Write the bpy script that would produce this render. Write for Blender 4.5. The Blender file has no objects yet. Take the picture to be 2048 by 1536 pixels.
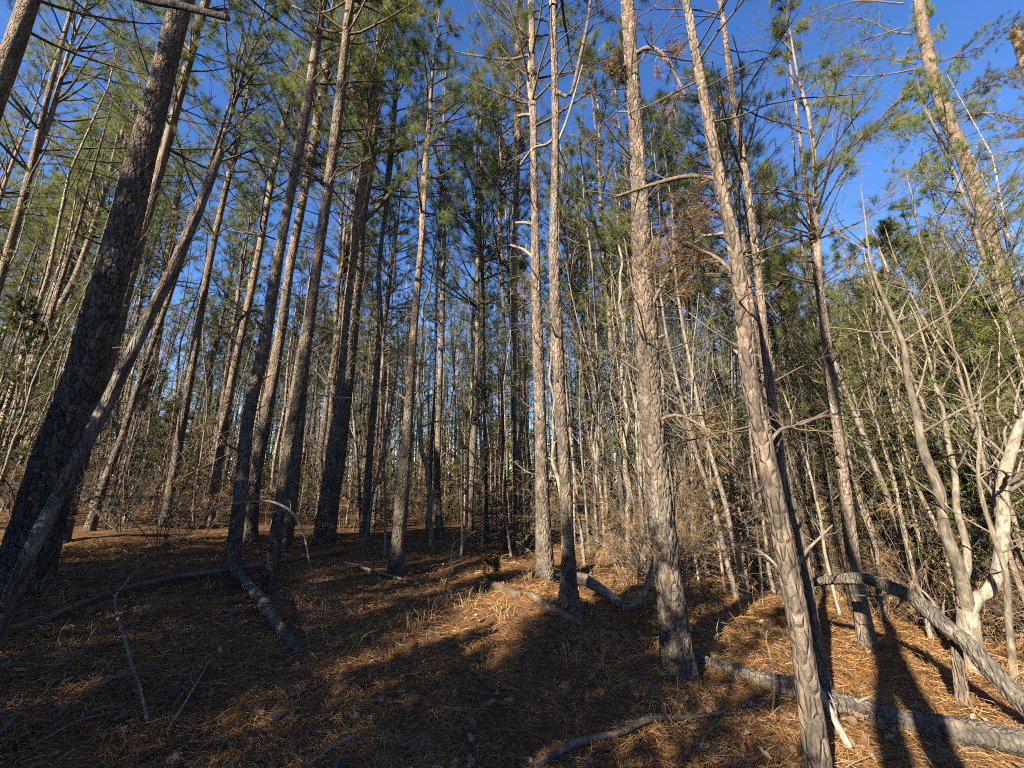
import bpy, math, random
import numpy as np
from mathutils import Matrix, Vector, Quaternion

# ------------------------------------------------------------------ camera, sky, sun, exposure
scene = bpy.context.scene
F = 771.0                                   # focal length in pixels of the 2048 px wide photograph
CAM = np.array([0.0, 0.0, 1.6])
PITCH, ROLL = math.radians(14.1), math.radians(1.0)
_r = np.array([1., 0, 0]); _f = np.array([0, math.cos(PITCH), math.sin(PITCH)]); _u = np.array([0, -math.sin(PITCH), math.cos(PITCH)])
RIGHT = math.cos(ROLL) * _r - math.sin(ROLL) * _u
UP = math.cos(ROLL) * _u + math.sin(ROLL) * _r
FWD = _f
cd = bpy.data.cameras.new('camera'); cam = bpy.data.objects.new('camera', cd); scene.collection.objects.link(cam)
cd.sensor_width = 36; cd.lens = F / 2048 * 36; cd.clip_start = 0.05; cd.clip_end = 3000
cam.matrix_world = Matrix(((RIGHT[0], UP[0], -FWD[0], CAM[0]), (RIGHT[1], UP[1], -FWD[1], CAM[1]), (RIGHT[2], UP[2], -FWD[2], CAM[2]), (0, 0, 0, 1)))
scene.camera = cam

SUN_EL, SUN_AZ = math.radians(27), math.radians(180 + 37)        # azimuth clockwise from +Y
SUND = np.array([math.sin(SUN_AZ) * math.cos(SUN_EL), math.cos(SUN_AZ) * math.cos(SUN_EL), math.sin(SUN_EL)])
world = bpy.data.worlds.new('World'); scene.world = world; world.use_nodes = True
wn = world.node_tree.nodes; wl = world.node_tree.links
for n in list(wn): wn.remove(n)
wo = wn.new('ShaderNodeOutputWorld'); wb = wn.new('ShaderNodeBackground'); sky = wn.new('ShaderNodeTexSky'); hs = wn.new('ShaderNodeHueSaturation')
sky.sky_type = 'NISHITA'; sky.sun_disc = False; sky.sun_elevation = SUN_EL; sky.sun_rotation = SUN_AZ
sky.air_density = 1.0; sky.dust_density = 0.2; sky.ozone_density = 2.5; sky.altitude = 100
hs.inputs['Saturation'].default_value = 1.24; hs.inputs['Hue'].default_value = .512
wb.inputs['Strength'].default_value = 0.056
wl.new(sky.outputs[0], hs.inputs['Color']); wl.new(hs.outputs[0], wb.inputs['Color']); wl.new(wb.outputs[0], wo.inputs['Surface'])
sl = bpy.data.lights.new('sun', 'SUN'); sl.energy = 5.0; sl.angle = math.radians(0.5); sl.color = (1.0, 0.86, 0.66)
sun = bpy.data.objects.new('sun', sl); scene.collection.objects.link(sun)
sun.rotation_euler = Vector(SUND).to_track_quat('Z', 'Y').to_euler(); sun.location = (-20, -26, 30)
scene.view_settings.view_transform = 'Standard'; scene.view_settings.look = 'None'
scene.view_settings.exposure = 2.36; scene.view_settings.gamma = 1.0; scene.view_settings.use_curve_mapping = False
scene.cycles.use_adaptive_sampling = True; scene.cycles.adaptive_threshold = .03; scene.cycles.filter_width = 1.1; scene.cycles.use_denoising = False
world.cycles.sampling_method = 'NONE'; scene.cycles.use_light_tree = False
scene.cycles.max_bounces = 3; scene.cycles.diffuse_bounces = 2; scene.cycles.transmission_bounces = 3; scene.cycles.glossy_bounces = 2

# ------------------------------------------------------------------ helpers
rng = np.random.default_rng(11)
COL = scene.collection

def nrm(v): return v / np.maximum(np.linalg.norm(v, axis=-1, keepdims=True), 1e-9)
def ray(px, py): return nrm(FWD + RIGHT * (px - 1024) / F + UP * (768 - py) / F)
def project(P):
    d = np.asarray(P) - CAM; z = d @ FWD
    z = np.where(np.abs(z) < 1e-6, 1e-6, z)
    return 1024 + F * (d @ RIGHT) / z, 768 - F * (d @ UP) / z, z

class Waves:
    def __init__(s, seed, scale, n=14):
        r = np.random.default_rng(seed); a = r.uniform(0, 6.283, n); k = 6.283 / scale * r.uniform(.6, 1.6, n)
        s.kx, s.ky, s.p, s.n = np.cos(a) * k, np.sin(a) * k, r.uniform(0, 6.283, n), n
    def __call__(s, x, y):
        x = np.asarray(x, float); y = np.asarray(y, float); o = np.zeros(np.broadcast(x, y).shape)
        for i in range(s.n): o = o + np.sin(s.kx[i] * x + s.ky[i] * y + s.p[i])
        return o / math.sqrt(s.n / 2)
W1, W2, W3 = Waves(1, 2.6), Waves(2, .75), Waves(3, .28)
def softplus(x, k=1.2): return np.logaddexp(0, x * k) / k
def ground_z(x, y):
    x = np.asarray(x, float); y = np.asarray(y, float)
    z = 3.2 * np.tanh(.085 * softplus(-x - 1.5) / 3.2) - 4.5 * np.tanh(.17 * softplus(x - 1.4) / 4.5)
    z = z - 3.0 * np.tanh(.022 * softplus(y - 9, .5) / 3.0)
    z = z + .20 * np.exp(-((x - .25) ** 2 / 1.6 + (y - 5.6) ** 2 / 1.5))
    near = np.exp(-(x ** 2 + y ** 2) / 900)
    return z + near * (.045 * W1(x, y) + .014 * W2(x, y) + .006 * W3(x, y)) - .02
def hit(px, py, far=26.0):
    d = ray(px, py); t = np.linspace(.6, far, 1400); P = CAM + t[:, None] * d
    below = np.nonzero(P[:, 2] < ground_z(P[:, 0], P[:, 1]))[0]
    p = P[below[0]] if len(below) else P[-1]
    return np.array([p[0], p[1], float(ground_z(p[0], p[1]))])
def on_plane(px, py, B, tilt=0.0):
    """the point of a pixel's ray in the upright plane through B that faces the camera"""
    n = np.array([B[0], B[1], 0.0]); n /= np.linalg.norm(n); d = ray(px, py)
    nn = n + np.array([0, 0, tilt])
    t = ((B - CAM) @ nn) / (d @ nn)
    return CAM + d * t

class Acc:
    """collects triangles and quads with one colour per vertex"""
    def __init__(s): s.V, s.C, s.T, s.Q, s.n = [], [], [], [], 0
    def add(s, V, T=None, Q=None, col=(1, 1, 1)):
        V = np.asarray(V, float).reshape(-1, 3); c = np.asarray(col, float)
        if c.ndim == 1: c = np.broadcast_to(c, (len(V), 3))
        s.V.append(V); s.C.append(c.reshape(-1, 3))
        if T is not None and len(T): s.T.append(np.asarray(T, int) + s.n)
        if Q is not None and len(Q): s.Q.append(np.asarray(Q, int) + s.n)
        s.n += len(V); return s
    def mesh(s, name, mat, smooth=True):
        V = np.concatenate(s.V); C = np.concatenate(s.C)
        T = np.concatenate(s.T) if s.T else np.zeros((0, 3), int); Q = np.concatenate(s.Q) if s.Q else np.zeros((0, 4), int)
        m = bpy.data.meshes.new(name); m.vertices.add(len(V)); m.vertices.foreach_set('co', V.astype(np.float32).ravel())
        loops = np.concatenate([T.ravel(), Q.ravel()]).astype(np.int32)
        m.loops.add(len(loops)); m.loops.foreach_set('vertex_index', loops)
        tot = np.concatenate([np.full(len(T), 3), np.full(len(Q), 4)]); st = np.concatenate([[0], np.cumsum(tot)[:-1]])
        m.polygons.add(len(tot)); m.polygons.foreach_set('loop_start', st.astype(np.int32))
        m.update(calc_edges=True)
        m.polygons.foreach_set('use_smooth', np.full(len(tot), smooth))
        a = m.color_attributes.new('col', 'FLOAT_COLOR', 'POINT')
        a.data.foreach_set('color', np.concatenate([C, np.ones((len(C), 1))], 1).astype(np.float32).ravel())
        m.materials.append(mat); m.validate(); return m

def link(name, data=None, parent=None, loc=None):
    o = bpy.data.objects.new(name, data); COL.objects.link(o)
    if parent is not None: o.parent = parent
    if loc is not None: o.location = loc
    return o
def tag(o, label, cat, group=None):
    o['label'] = label; o['category'] = cat
    if group: o['group'] = group
    return o

def tubes(P, R, k=5, col=None):
    """M tubes of n points at once -> (V, Q)"""
    M, n = P.shape[:2]; T = nrm(np.gradient(P, axis=1)); tm = nrm(P[:, -1] - P[:, 0])
    ref = np.where(np.abs(tm[:, 2:3]) > .8, np.array([[1., 0, 0]]), np.array([[0, 0, 1.]]))[:, None]
    U = nrm(np.cross(T, ref)); Vv = np.cross(T, U); a = np.arange(k) / k * 2 * math.pi
    ring = P[:, :, None] + R[:, :, None, None] * (np.cos(a)[:, None] * U[:, :, None] + np.sin(a)[:, None] * Vv[:, :, None])
    i = np.arange(M)[:, None, None] * n * k; j = np.arange(n - 1)[None, :, None] * k; a0 = np.arange(k)[None, None]; a1 = (a0 + 1) % k
    Q = np.stack([i + j + a0, i + j + a1, i + j + k + a1, i + j + k + a0], -1).reshape(-1, 4)
    return ring.reshape(-1, 3), Q
def kids(r, P, R, c, t=(.2, 1), ang=(35, 60), L=(.3, .5), n=5, up=.1, wob=.05, rr=.5, rel=True, tip=.25, az=None):
    """c child branches for each parent branch"""
    M, n0 = P.shape[:2]; tt = r.uniform(t[0], t[1], (M, c)); f = tt * (n0 - 1); i = np.minimum(f.astype(int), n0 - 2); w = (f - i)[..., None]
    m = np.arange(M)[:, None]; B = P[m, i] * (1 - w) + P[m, i + 1] * w; T = nrm(P[m, i + 1] - P[m, i]); rad = R[m, i] * (1 - w[..., 0]) + R[m, i + 1] * w[..., 0]
    q = nrm(np.cross(T, nrm(r.normal(size=(M, c, 3))))); A = np.radians(r.uniform(*ang, (M, c)))[..., None]
    D = nrm(np.cos(A) * T + np.sin(A) * q); pl = np.linalg.norm(np.diff(P, axis=1), axis=-1).sum(1)[:, None] if rel else 1.0
    ln = r.uniform(*L, (M, c)) * pl * (1.15 - .55 * tt if rel else 1.0)
    out = [B]; cur = B
    for s in range(n - 1):
        D = nrm(D + np.array([0, 0, up]) / n + wob * r.normal(size=D.shape)); cur = cur + D * (ln / (n - 1))[..., None]; out.append(cur)
    P2 = np.stack(out, 2).reshape(M * c, n, 3); R2 = (np.minimum(rad * rr, .6 * rad)[..., None] * np.linspace(1, tip, n)).reshape(M * c, n)
    return P2, R2
def tuft_points(r, P, c, t=(.45, 1)):
    M, n0 = P.shape[:2]; tt = r.uniform(t[0], t[1], (M, c)); tt[:, 0] = .999; f = tt * (n0 - 1); i = np.minimum(f.astype(int), n0 - 2); w = (f - i)[..., None]; m = np.arange(M)[:, None]
    return (P[m, i] * (1 - w) + P[m, i + 1] * w).reshape(-1, 3), nrm(P[m, i + 1] - P[m, i]).reshape(-1, 3)
def needles(r, B, D, m, ln=(.14, .22), shoot=.14, wid=.006, phi=(15, 75), droop=.1, spread=.35):
    T = len(B); D = nrm(D + spread * r.normal(size=D.shape)); D = D[:, None]; B = B[:, None]
    q = nrm(np.cross(D, nrm(r.normal(size=(T, m, 3))))); a = np.radians(r.uniform(*phi, (T, m)))[..., None]
    nd = nrm(np.cos(a) * D + np.sin(a) * q - np.array([0, 0, droop])); b = B - D * (r.uniform(0, shoot, (T, m))[..., None] - shoot * .5)
    s = nrm(np.cross(nd, nrm(r.normal(size=(T, m, 3))))) * wid / 2; L = r.uniform(*ln, (T, m))[..., None]
    V = np.stack([b - s, b + s, b + nd * L], 2).reshape(-1, 3)
    return V, np.arange(len(V)).reshape(-1, 3)
GREENS = np.array([[.058, .088, .028], [.095, .130, .036], [.140, .172, .046], [.185, .205, .056], [.195, .18, .055], [.16, .10, .035]])
def tuft_cols(r, T, m, p=(.22, .3, .25, .14, .06, .03)):
    c = GREENS[r.choice(len(GREENS), T, p=p)] * r.uniform(.8, 1.2, (T, 1))
    return np.repeat(c, m * 3, axis=0)

# ------------------------------------------------------------------ materials
def mat_new(name):
    m = bpy.data.materials.new(name); m.use_nodes = True; nt = m.node_tree
    for n in list(nt.nodes): nt.nodes.remove(n)
    return m, nt, (lambda t, **k: _mk(nt, t, k)), nt.links.new
def _mk(nt, t, k):
    n = nt.nodes.new(t)
    for a, b in k.items(): setattr(n, a, b)
    return n
def leafy(name, trans=.35, rough=.5):
    m, nt, N, L = mat_new(name); out = N('ShaderNodeOutputMaterial'); at = N('ShaderNodeAttribute', attribute_name='col')
    oi = N('ShaderNodeObjectInfo'); h = N('ShaderNodeHueSaturation'); mr = N('ShaderNodeMapRange'); mr.inputs[3].default_value = .78; mr.inputs[4].default_value = 1.2
    L(oi.outputs['Random'], mr.inputs[0]); L(mr.outputs[0], h.inputs['Value']); L(at.outputs['Color'], h.inputs['Color'])
    d = N('ShaderNodeBsdfPrincipled'); d.inputs['Roughness'].default_value = rough; d.inputs['Specular IOR Level'].default_value = .2
    t = N('ShaderNodeBsdfTranslucent'); mx = N('ShaderNodeMixShader'); mx.inputs[0].default_value = trans
    L(h.outputs[0], d.inputs['Base Color']); L(h.outputs[0], t.inputs['Color']); L(d.outputs[0], mx.inputs[1]); L(t.outputs[0], mx.inputs[2]); L(mx.outputs[0], out.inputs['Surface'])
    return m
def barky(name, tint=(1, 1, 1), vor=(22, 22, 9), bump=.9, dist=.025, lichen=.25, rough=.9):
    """bark: vertex colour x streaky noise, pale lichen flecks, plate relief in the bump"""
    m, nt, N, L = mat_new(name); out = N('ShaderNodeOutputMaterial'); at = N('ShaderNodeAttribute', attribute_name='col'); tc = N('ShaderNodeTexCoord')
    oi = N('ShaderNodeObjectInfo'); ad = N('ShaderNodeVectorMath', operation='ADD'); sc = N('ShaderNodeVectorMath', operation='SCALE'); cb = N('ShaderNodeCombineXYZ')
    for i in range(3): L(oi.outputs['Random'], cb.inputs[i])
    L(cb.outputs[0], sc.inputs[0]); sc.inputs['Scale'].default_value = 37.0; L(tc.outputs['Object'], ad.inputs[0]); L(sc.outputs[0], ad.inputs[1])
    mp = N('ShaderNodeMapping'); mp.inputs['Scale'].default_value = vor; L(ad.outputs[0], mp.inputs['Vector'])
    n0 = N('ShaderNodeTexNoise'); n0.inputs['Scale'].default_value = .8; n0.inputs['Detail'].default_value = 3; L(mp.outputs[0], n0.inputs['Vector'])
    ws = N('ShaderNodeVectorMath', operation='MULTIPLY_ADD'); L(n0.outputs['Color'], ws.inputs[0]); ws.inputs[1].default_value = (.5, .5, .5); L(mp.outputs[0], ws.inputs[2])
    vo = N('ShaderNodeTexVoronoi', feature='DISTANCE_TO_EDGE'); L(ws.outputs[0], vo.inputs['Vector']); vo.inputs['Scale'].default_value = 1.0
    vc = N('ShaderNodeTexVoronoi'); L(ws.outputs[0], vc.inputs['Vector']); vc.inputs['Scale'].default_value = 1.0
    n1 = N('ShaderNodeTexNoise'); n1.inputs['Scale'].default_value = 2.6; n1.inputs['Detail'].default_value = 6; n1.inputs['Roughness'].default_value = .75; L(mp.outputs[0], n1.inputs['Vector'])
    n2 = N('ShaderNodeTexNoise'); n2.inputs['Scale'].default_value = 1.7; n2.inputs['Detail'].default_value = 4; L(ad.outputs[0], n2.inputs['Vector'])
    r1 = N('ShaderNodeMapRange'); r1.inputs[1].default_value = .34; r1.inputs[2].default_value = .66; r1.inputs[3].default_value = .62; r1.inputs[4].default_value = 1.4; L(n1.outputs['Fac'], r1.inputs[0])
    sx = N('ShaderNodeSeparateColor'); L(vc.outputs['Color'], sx.inputs[0])
    r2 = N('ShaderNodeMapRange'); r2.inputs[3].default_value = .72; r2.inputs[4].default_value = 1.28; L(sx.outputs[0], r2.inputs[0])
    r3 = N('ShaderNodeMapRange'); r3.inputs[3].default_value = .85; r3.inputs[4].default_value = 1.15; L(oi.outputs['Random'], r3.inputs[0])
    m1 = N('ShaderNodeMath', operation='MULTIPLY'); L(r1.outputs[0], m1.inputs[0]); L(r2.outputs[0], m1.inputs[1]); m2 = N('ShaderNodeMath', operation='MULTIPLY'); L(m1.outputs[0], m2.inputs[0]); L(r3.outputs[0], m2.inputs[1])
    cm = N('ShaderNodeVectorMath', operation='SCALE'); L(at.outputs['Color'], cm.inputs[0]); L(m2.outputs[0], cm.inputs['Scale'])
    tn = N('ShaderNodeVectorMath', operation='MULTIPLY'); L(cm.outputs[0], tn.inputs[0]); tn.inputs[1].default_value = tint
    li = N('ShaderNodeMapRange'); li.inputs[1].default_value = .56; li.inputs[2].default_value = .70; li.inputs[3].default_value = 0; li.inputs[4].default_value = lichen; L(n2.outputs['Fac'], li.inputs[0])
    mx = N('ShaderNodeMix', data_type='RGBA'); L(li.outputs[0], mx.inputs[0]); L(tn.outputs[0], mx.inputs[6]); mx.inputs[7].default_value = (.20, .205, .175, 1)
    b = N('ShaderNodeBsdfPrincipled'); b.inputs['Roughness'].default_value = rough; b.inputs['Specular IOR Level'].default_value = .2; L(mx.outputs[2], b.inputs['Base Color'])
    pr = N('ShaderNodeMapRange'); pr.inputs[1].default_value = 0; pr.inputs[2].default_value = .22; L(vo.outputs['Distance'], pr.inputs[0])
    hm = N('ShaderNodeMath', operation='MULTIPLY_ADD'); L(n1.outputs['Fac'], hm.inputs[0]); hm.inputs[1].default_value = .9; L(pr.outputs[0], hm.inputs[2])
    bp = N('ShaderNodeBump'); bp.inputs['Strength'].default_value = bump; bp.inputs['Distance'].default_value = dist; L(hm.outputs[0], bp.inputs['Height']); L(bp.outputs[0], b.inputs['Normal'])
    L(b.outputs[0], out.inputs['Surface']); return m
M_NEEDLE = leafy('pine_needles', .5, .6); M_CEDAR = leafy('cedar_foliage', .25); M_LITTER = leafy('needle_litter', .12, .6); M_LEAF = leafy('dry_leaf', .2, .6); M_GRASS = leafy('dry_grass', .3, .6)
M_BARK = barky('pine_bark'); M_FARBARK = barky('pine_bark_plain', vor=(14, 14, 6), bump=1.0, dist=.035)
M_SMOOTH = barky('hardwood_bark', vor=(30, 30, 6), bump=.35, dist=.008, lichen=.5); M_LOG = barky('dead_wood', vor=(26, 26, 7), bump=1.0, dist=.02, lichen=.6)
M_TWIG = barky('twig_bark', vor=(30, 30, 12), bump=.2, dist=.004, lichen=.2)
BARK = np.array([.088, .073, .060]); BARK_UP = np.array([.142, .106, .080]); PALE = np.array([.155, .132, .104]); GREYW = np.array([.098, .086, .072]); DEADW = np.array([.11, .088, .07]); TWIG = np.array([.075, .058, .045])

def ground_mat():
    m, nt, N, L = mat_new('needle_floor'); out = N('ShaderNodeOutputMaterial'); tc = N('ShaderNodeTexCoord'); b = N('ShaderNodeBsdfPrincipled'); b.inputs['Roughness'].default_value = .9; b.inputs['Specular IOR Level'].default_value = .15
    n1 = N('ShaderNodeTexNoise'); n1.inputs['Scale'].default_value = .9; n1.inputs['Detail'].default_value = 6; L(tc.outputs['Object'], n1.inputs['Vector'])
    hs_ = []
    for a, s in ((.4, (9, 130, 60)), (1.5, (8, 120, 60)), (2.5, (9, 110, 60))):
        mp = N('ShaderNodeMapping'); mp.inputs['Rotation'].default_value = (0, 0, a); mp.inputs['Scale'].default_value = s
        dn = N('ShaderNodeTexNoise'); dn.inputs['Scale'].default_value = 3; L(tc.outputs['Object'], dn.inputs['Vector'])
        av = N('ShaderNodeVectorMath', operation='MULTIPLY_ADD'); L(dn.outputs['Color'], av.inputs[0]); av.inputs[1].default_value = (.25, .25, 0); L(tc.outputs['Object'], av.inputs[2])
        L(av.outputs[0], mp.inputs['Vector']); q = N('ShaderNodeTexNoise'); q.inputs['Scale'].default_value = 1; q.inputs['Detail'].default_value = 3; L(mp.outputs[0], q.inputs['Vector']); hs_.append(q)
    mx = N('ShaderNodeMath', operation='MAXIMUM'); L(hs_[0].outputs['Fac'], mx.inputs[0]); L(hs_[1].outputs['Fac'], mx.inputs[1]); mx2 = N('ShaderNodeMath', operation='MAXIMUM'); L(mx.outputs[0], mx2.inputs[0]); L(hs_[2].outputs['Fac'], mx2.inputs[1])
    cr = N('ShaderNodeValToRGB'); L(mx2.outputs[0], cr.inputs[0]); e = cr.color_ramp.elements; e[0].position = .42; e[0].color = (.03, .018, .010, 1); e[1].position = .78; e[1].color = (.25, .135, .055, 1); x = e.new(.6); x.color = (.115, .06, .026, 1)
    r = N('ShaderNodeMapRange'); r.inputs[1].default_value = .3; r.inputs[2].default_value = .7; r.inputs[3].default_value = .65; r.inputs[4].default_value = 1.2; L(n1.outputs['Fac'], r.inputs[0])
    sc = N('ShaderNodeVectorMath', operation='SCALE'); L(cr.outputs[0], sc.inputs[0]); L(r.outputs[0], sc.inputs['Scale']); L(sc.outputs[0], b.inputs['Base Color'])
    bp = N('ShaderNodeBump'); bp.inputs['Strength'].default_value = .8; bp.inputs['Distance'].default_value = .02; L(mx2.outputs[0], bp.inputs['Height']); L(bp.outputs[0], b.inputs['Normal']); L(b.outputs[0], out.inputs['Surface']); return m
M_GROUND = ground_mat()

# ------------------------------------------------------------------ ground
N_ = 310; u = np.linspace(-1, 1, N_); s_ = np.sinh(u * 5.2) / math.sinh(5.2)
gx, gy = np.meshgrid(s_ * 600, 6 + s_ * 600); gz = ground_z(gx, gy)
ii = (np.arange(N_ - 1)[:, None] * N_ + np.arange(N_ - 1)).ravel()
ground = link('ground', Acc().add(np.stack([gx, gy, gz], -1), Q=np.stack([ii, ii + 1, ii + N_ + 1, ii + N_], -1)).mesh('ground', M_GROUND)); ground['kind'] = 'structure'

# ------------------------------------------------------------------ trunks
def resample(P, R, ds):
    """smooth curve through P (Catmull-Rom) at even steps"""
    P = np.asarray(P, float); R = np.asarray(R, float); Q = np.vstack([2 * P[0] - P[1], P, 2 * P[-1] - P[-2]]); out = []; rr = []
    for i in range(len(P) - 1):
        n = max(2, int(np.linalg.norm(P[i + 1] - P[i]) / ds) + 1); t = np.linspace(0, 1, n, endpoint=False)[:, None]; a, b, c, d = Q[i:i + 4]
        out.append(.5 * (2 * b + (c - a) * t + (2 * a - 5 * b + 4 * c - d) * t ** 2 + (-a + 3 * b - 3 * c + d) * t ** 3)); rr.append(R[i] + (R[i + 1] - R[i]) * t[:, 0])
    out.append(P[-1:]); rr.append(R[-1:]); return np.vstack(out), np.concatenate(rr)
def _h(i, j, s):
    v = np.sin(i * 127.1 + j * 311.7 + s * 74.7) * 43758.5453; return v - np.floor(v)
def worley(u, v, nu, seed):
    """plates on the unrolled trunk: u in cells (wraps at nu), v in cells -> edge distance, plate id"""
    iu, iv = np.floor(u), np.floor(v); d1 = np.full(u.shape, 9.); d2 = d1.copy(); idn = np.zeros(u.shape)
    for a in (-1, 0, 1):
        for b in (-1, 0, 1):
            cu, cv = iu + a, iv + b; w = np.mod(cu, nu); px_ = cu + .5 + .95 * (_h(w, cv, seed) - .5) + .5 * (np.mod(cv, 2) - .5); py_ = cv + .5 + .95 * (_h(w, cv, seed + 5) - .5)
            d = np.hypot(u - px_, v - py_); k = _h(w, cv, seed + 9); new = d < d1
            d2 = np.where(new, d1, np.minimum(d2, d)); idn = np.where(new, k, idn); d1 = np.where(new, d, d1)
    return d2 - d1, idn
def trunk_mesh(name, P, R, seed, rough=0.0, k=48, amp=.014, cell=(.055, .13), col=BARK, col2=None, flare=.35, mat=None, cap=False, fade=None):
    """bark-plated trunk round the path P; amp metres of plate relief; returns a mesh in coordinates relative to P[0]"""
    n = len(P); O = P[0]; L = np.concatenate([[0], np.cumsum(np.linalg.norm(np.diff(P, axis=0), axis=1))]); T = nrm(np.gradient(P, axis=0))
    ref = np.array([1., 0, 0]) if abs(nrm(P[-1] - P[0])[2]) > .5 else np.array([0, 0, 1.]); U = nrm(np.cross(T, ref)); W = np.cross(T, U)
    a = np.arange(k) / k * 2 * math.pi; A, LL = np.meshgrid(a, L); RR = np.repeat(R[:, None], k, 1)
    rr = np.random.default_rng(seed); nu = max(5, round(2 * math.pi * float(R[:max(2, n // 2)].mean()) / cell[0]))
    e, idn = worley(A / (2 * math.pi) * nu + .15 * np.sin(LL * 3 + seed) + .10 * np.sin(LL * 11 + 2 * np.sin(A * 2)) , LL / cell[1] + .3 * np.sin(A * 3 + seed), nu, seed)
    pl = np.clip(e / .17, 0, 1); pl = pl * pl * (3 - 2 * pl)
    ampv = amp * np.minimum(1, RR / .12) * (np.exp(-np.maximum(0, LL - fade[0]) / fade[1]) if fade else 1)
    lump = .04 * np.sin(A * 2 + LL * 1.3 + seed) + .03 * np.sin(A * 3 - LL * 2.1 + 2 * seed)
    if rough: lump = lump + rough * (np.sin(LL * 5.1 + seed + 1.2 * np.sin(A)) * .5 + np.sin(LL * 11.3 + A * 2 + 2 * seed) * .5 + .6 * np.sin(A * 5 + LL * 1.7 + 3 * np.sin(LL * 2)) )
    fl = flare * np.exp(-LL / .22) * (1 + .45 * np.sin(A * rr.integers(3, 6) + seed)) if flare else 0
    RD = RR * (1 + lump + fl) + ampv * (pl - .6) + ampv * .35 * (idn - .5)
    V = P[:, None] - O + RD[..., None] * (np.cos(A)[..., None] * U[:, None] + np.sin(A)[..., None] * W[:, None])
    c = np.asarray(col)[None, None] * np.ones((n, k, 1))
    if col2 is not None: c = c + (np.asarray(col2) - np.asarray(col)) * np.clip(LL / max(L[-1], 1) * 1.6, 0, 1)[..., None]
    c = c * (.6 + .8 * idn)[..., None]; c = c * (1 + .12 * np.stack([idn - .5, 0 * idn, .5 - idn], -1))
    i = (np.arange(n - 1)[:, None] * k); j = np.arange(k)[None]; j1 = (j + 1) % k
    Q = np.stack([i + j, i + j1, i + k + j1, i + k + j], -1).reshape(-1, 4); ac = Acc().add(V, Q=Q, col=c.reshape(-1, 3))
    if cap:
        for e0, fl_ in ((0, True), (n - 1, False)):
            ctr = P[e0] - O; ring = V[e0]; jag = ring + T[e0] * (rr.normal(size=(k, 1)) * .02 * (R[e0] / .05)) * 0
            vv = np.vstack([jag, ctr[None] + T[e0] * (.1 * R[e0]) * (-1 if fl_ else 1)]); t = np.stack([np.arange(k), (np.arange(k) + 1) % k, np.full(k, k)], -1)
            ac.add(vv, T=t if not fl_ else t[:, ::-1], col=np.array([.14, .11, .08]))
    return ac.mesh(name, mat or M_BARK)
def px_path(pts, base=None, tilt=0.0):
    """pixel polyline (x, y, width) from the ground up -> 3D path and radii"""
    B = hit(pts[0][0], pts[0][1]) if base is None else np.asarray(base, float); P = [B]; R = []
    for i, (x, y, w) in enumerate(pts):
        p = B if i == 0 else on_plane(x, y, B, tilt)
        if i: P.append(p)
        zc = (p - CAM) @ FWD; hz = math.hypot(p[0], p[1]); R.append(.5 * w * zc / F * (p[1] / hz))
    return np.array(P), np.array(R)
def bury(P, R, d=.12):
    t = nrm(P[0] - P[1]); return np.vstack([P[0] + t * d, P]), np.concatenate([R[:1] * 1.02, R])

# ------------------------------------------------------------------ pine crowns (prototypes shared by the copies)
def make_crown(seed, Lc, spread, nb, dens=1.0, green=(.22, .3, .25, .14, .06, .03), sub=5, tufts=4, m=18, ln=(.14, .25), wid=.0062):
    """needle mesh and limb mesh round a leader of length Lc that starts at the origin"""
    r = np.random.default_rng(seed); ax = np.stack([np.zeros(8), np.zeros(8), np.linspace(0, Lc, 8)], -1); ax[1:, :2] += np.cumsum(r.normal(size=(7, 2)) * .05, 0)
    z = np.sort(r.uniform(0, .97, nb) ** 1.05); z = np.round(z * 14) / 14 + r.normal(size=nb) * .008; z = np.clip(z, 0, .985); az = r.uniform(0, 6.283, nb); f = z * 7; i = np.minimum(f.astype(int), 6); w = (f - i)[:, None]; B = ax[i] * (1 - w) + ax[i + 1] * w
    prof = np.where(z < .22, .72 + z * 1.3, 1.0) * (1 - z) ** .62; ln_b = spread * prof * r.uniform(.45, 1.4, nb) + .25; el = np.radians(12 + 45 * z + r.uniform(-10, 16, nb))
    D = np.stack([np.cos(az) * np.cos(el), np.sin(az) * np.cos(el), np.sin(el)], -1); P = [B]; cur = B
    for s in range(6): D = nrm(D + np.array([0, 0, .07]) + .07 * r.normal(size=D.shape)); cur = cur + D * (ln_b / 6)[:, None]; P.append(cur)
    P = np.stack(P, 1); R = (.009 + .010 * ln_b)[:, None] * np.linspace(1, .3, 7)
    P2, R2 = kids(r, P, R, sub, t=(.3, .98), ang=(28, 58), L=(.22, .42), n=4, up=.35, wob=.08)
    P3, R3 = kids(r, P2, R2, 2, t=(.35, .95), ang=(25, 50), L=(.35, .55), n=3, up=.4, wob=.08)
    limbs = Acc(); lc = np.array([.075, .058, .046]); V, Q = tubes(P, R, 5); limbs.add(V, Q=Q, col=lc)
    for p, q in ((P2, R2), (P3, R3)): V, Q = tubes(p, np.maximum(q, .0035), 3); limbs.add(V, Q=Q, col=lc)
    V, Q = tubes(ax[None], np.linspace(.075, .012, 8)[None], 7); limbs.add(V, Q=Q, col=BARK_UP)
    fo = Acc()
    for p, c, t in ((P3, tufts, (.3, 1)), (P2, 2, (.6, 1)), (P, 1, (.95, 1))):
        b, d = tuft_points(r, p, c, t); keep = r.random(len(b)) < dens * .66; b, d = b[keep], d[keep]; V, T = needles(r, b, d, m, ln=ln, wid=wid); fo.add(V, T=T, col=tuft_cols(r, len(b), m, green))
    return fo.mesh('pine_crown', M_NEEDLE, False), limbs.mesh('pine_limbs', M_TWIG)
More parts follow.
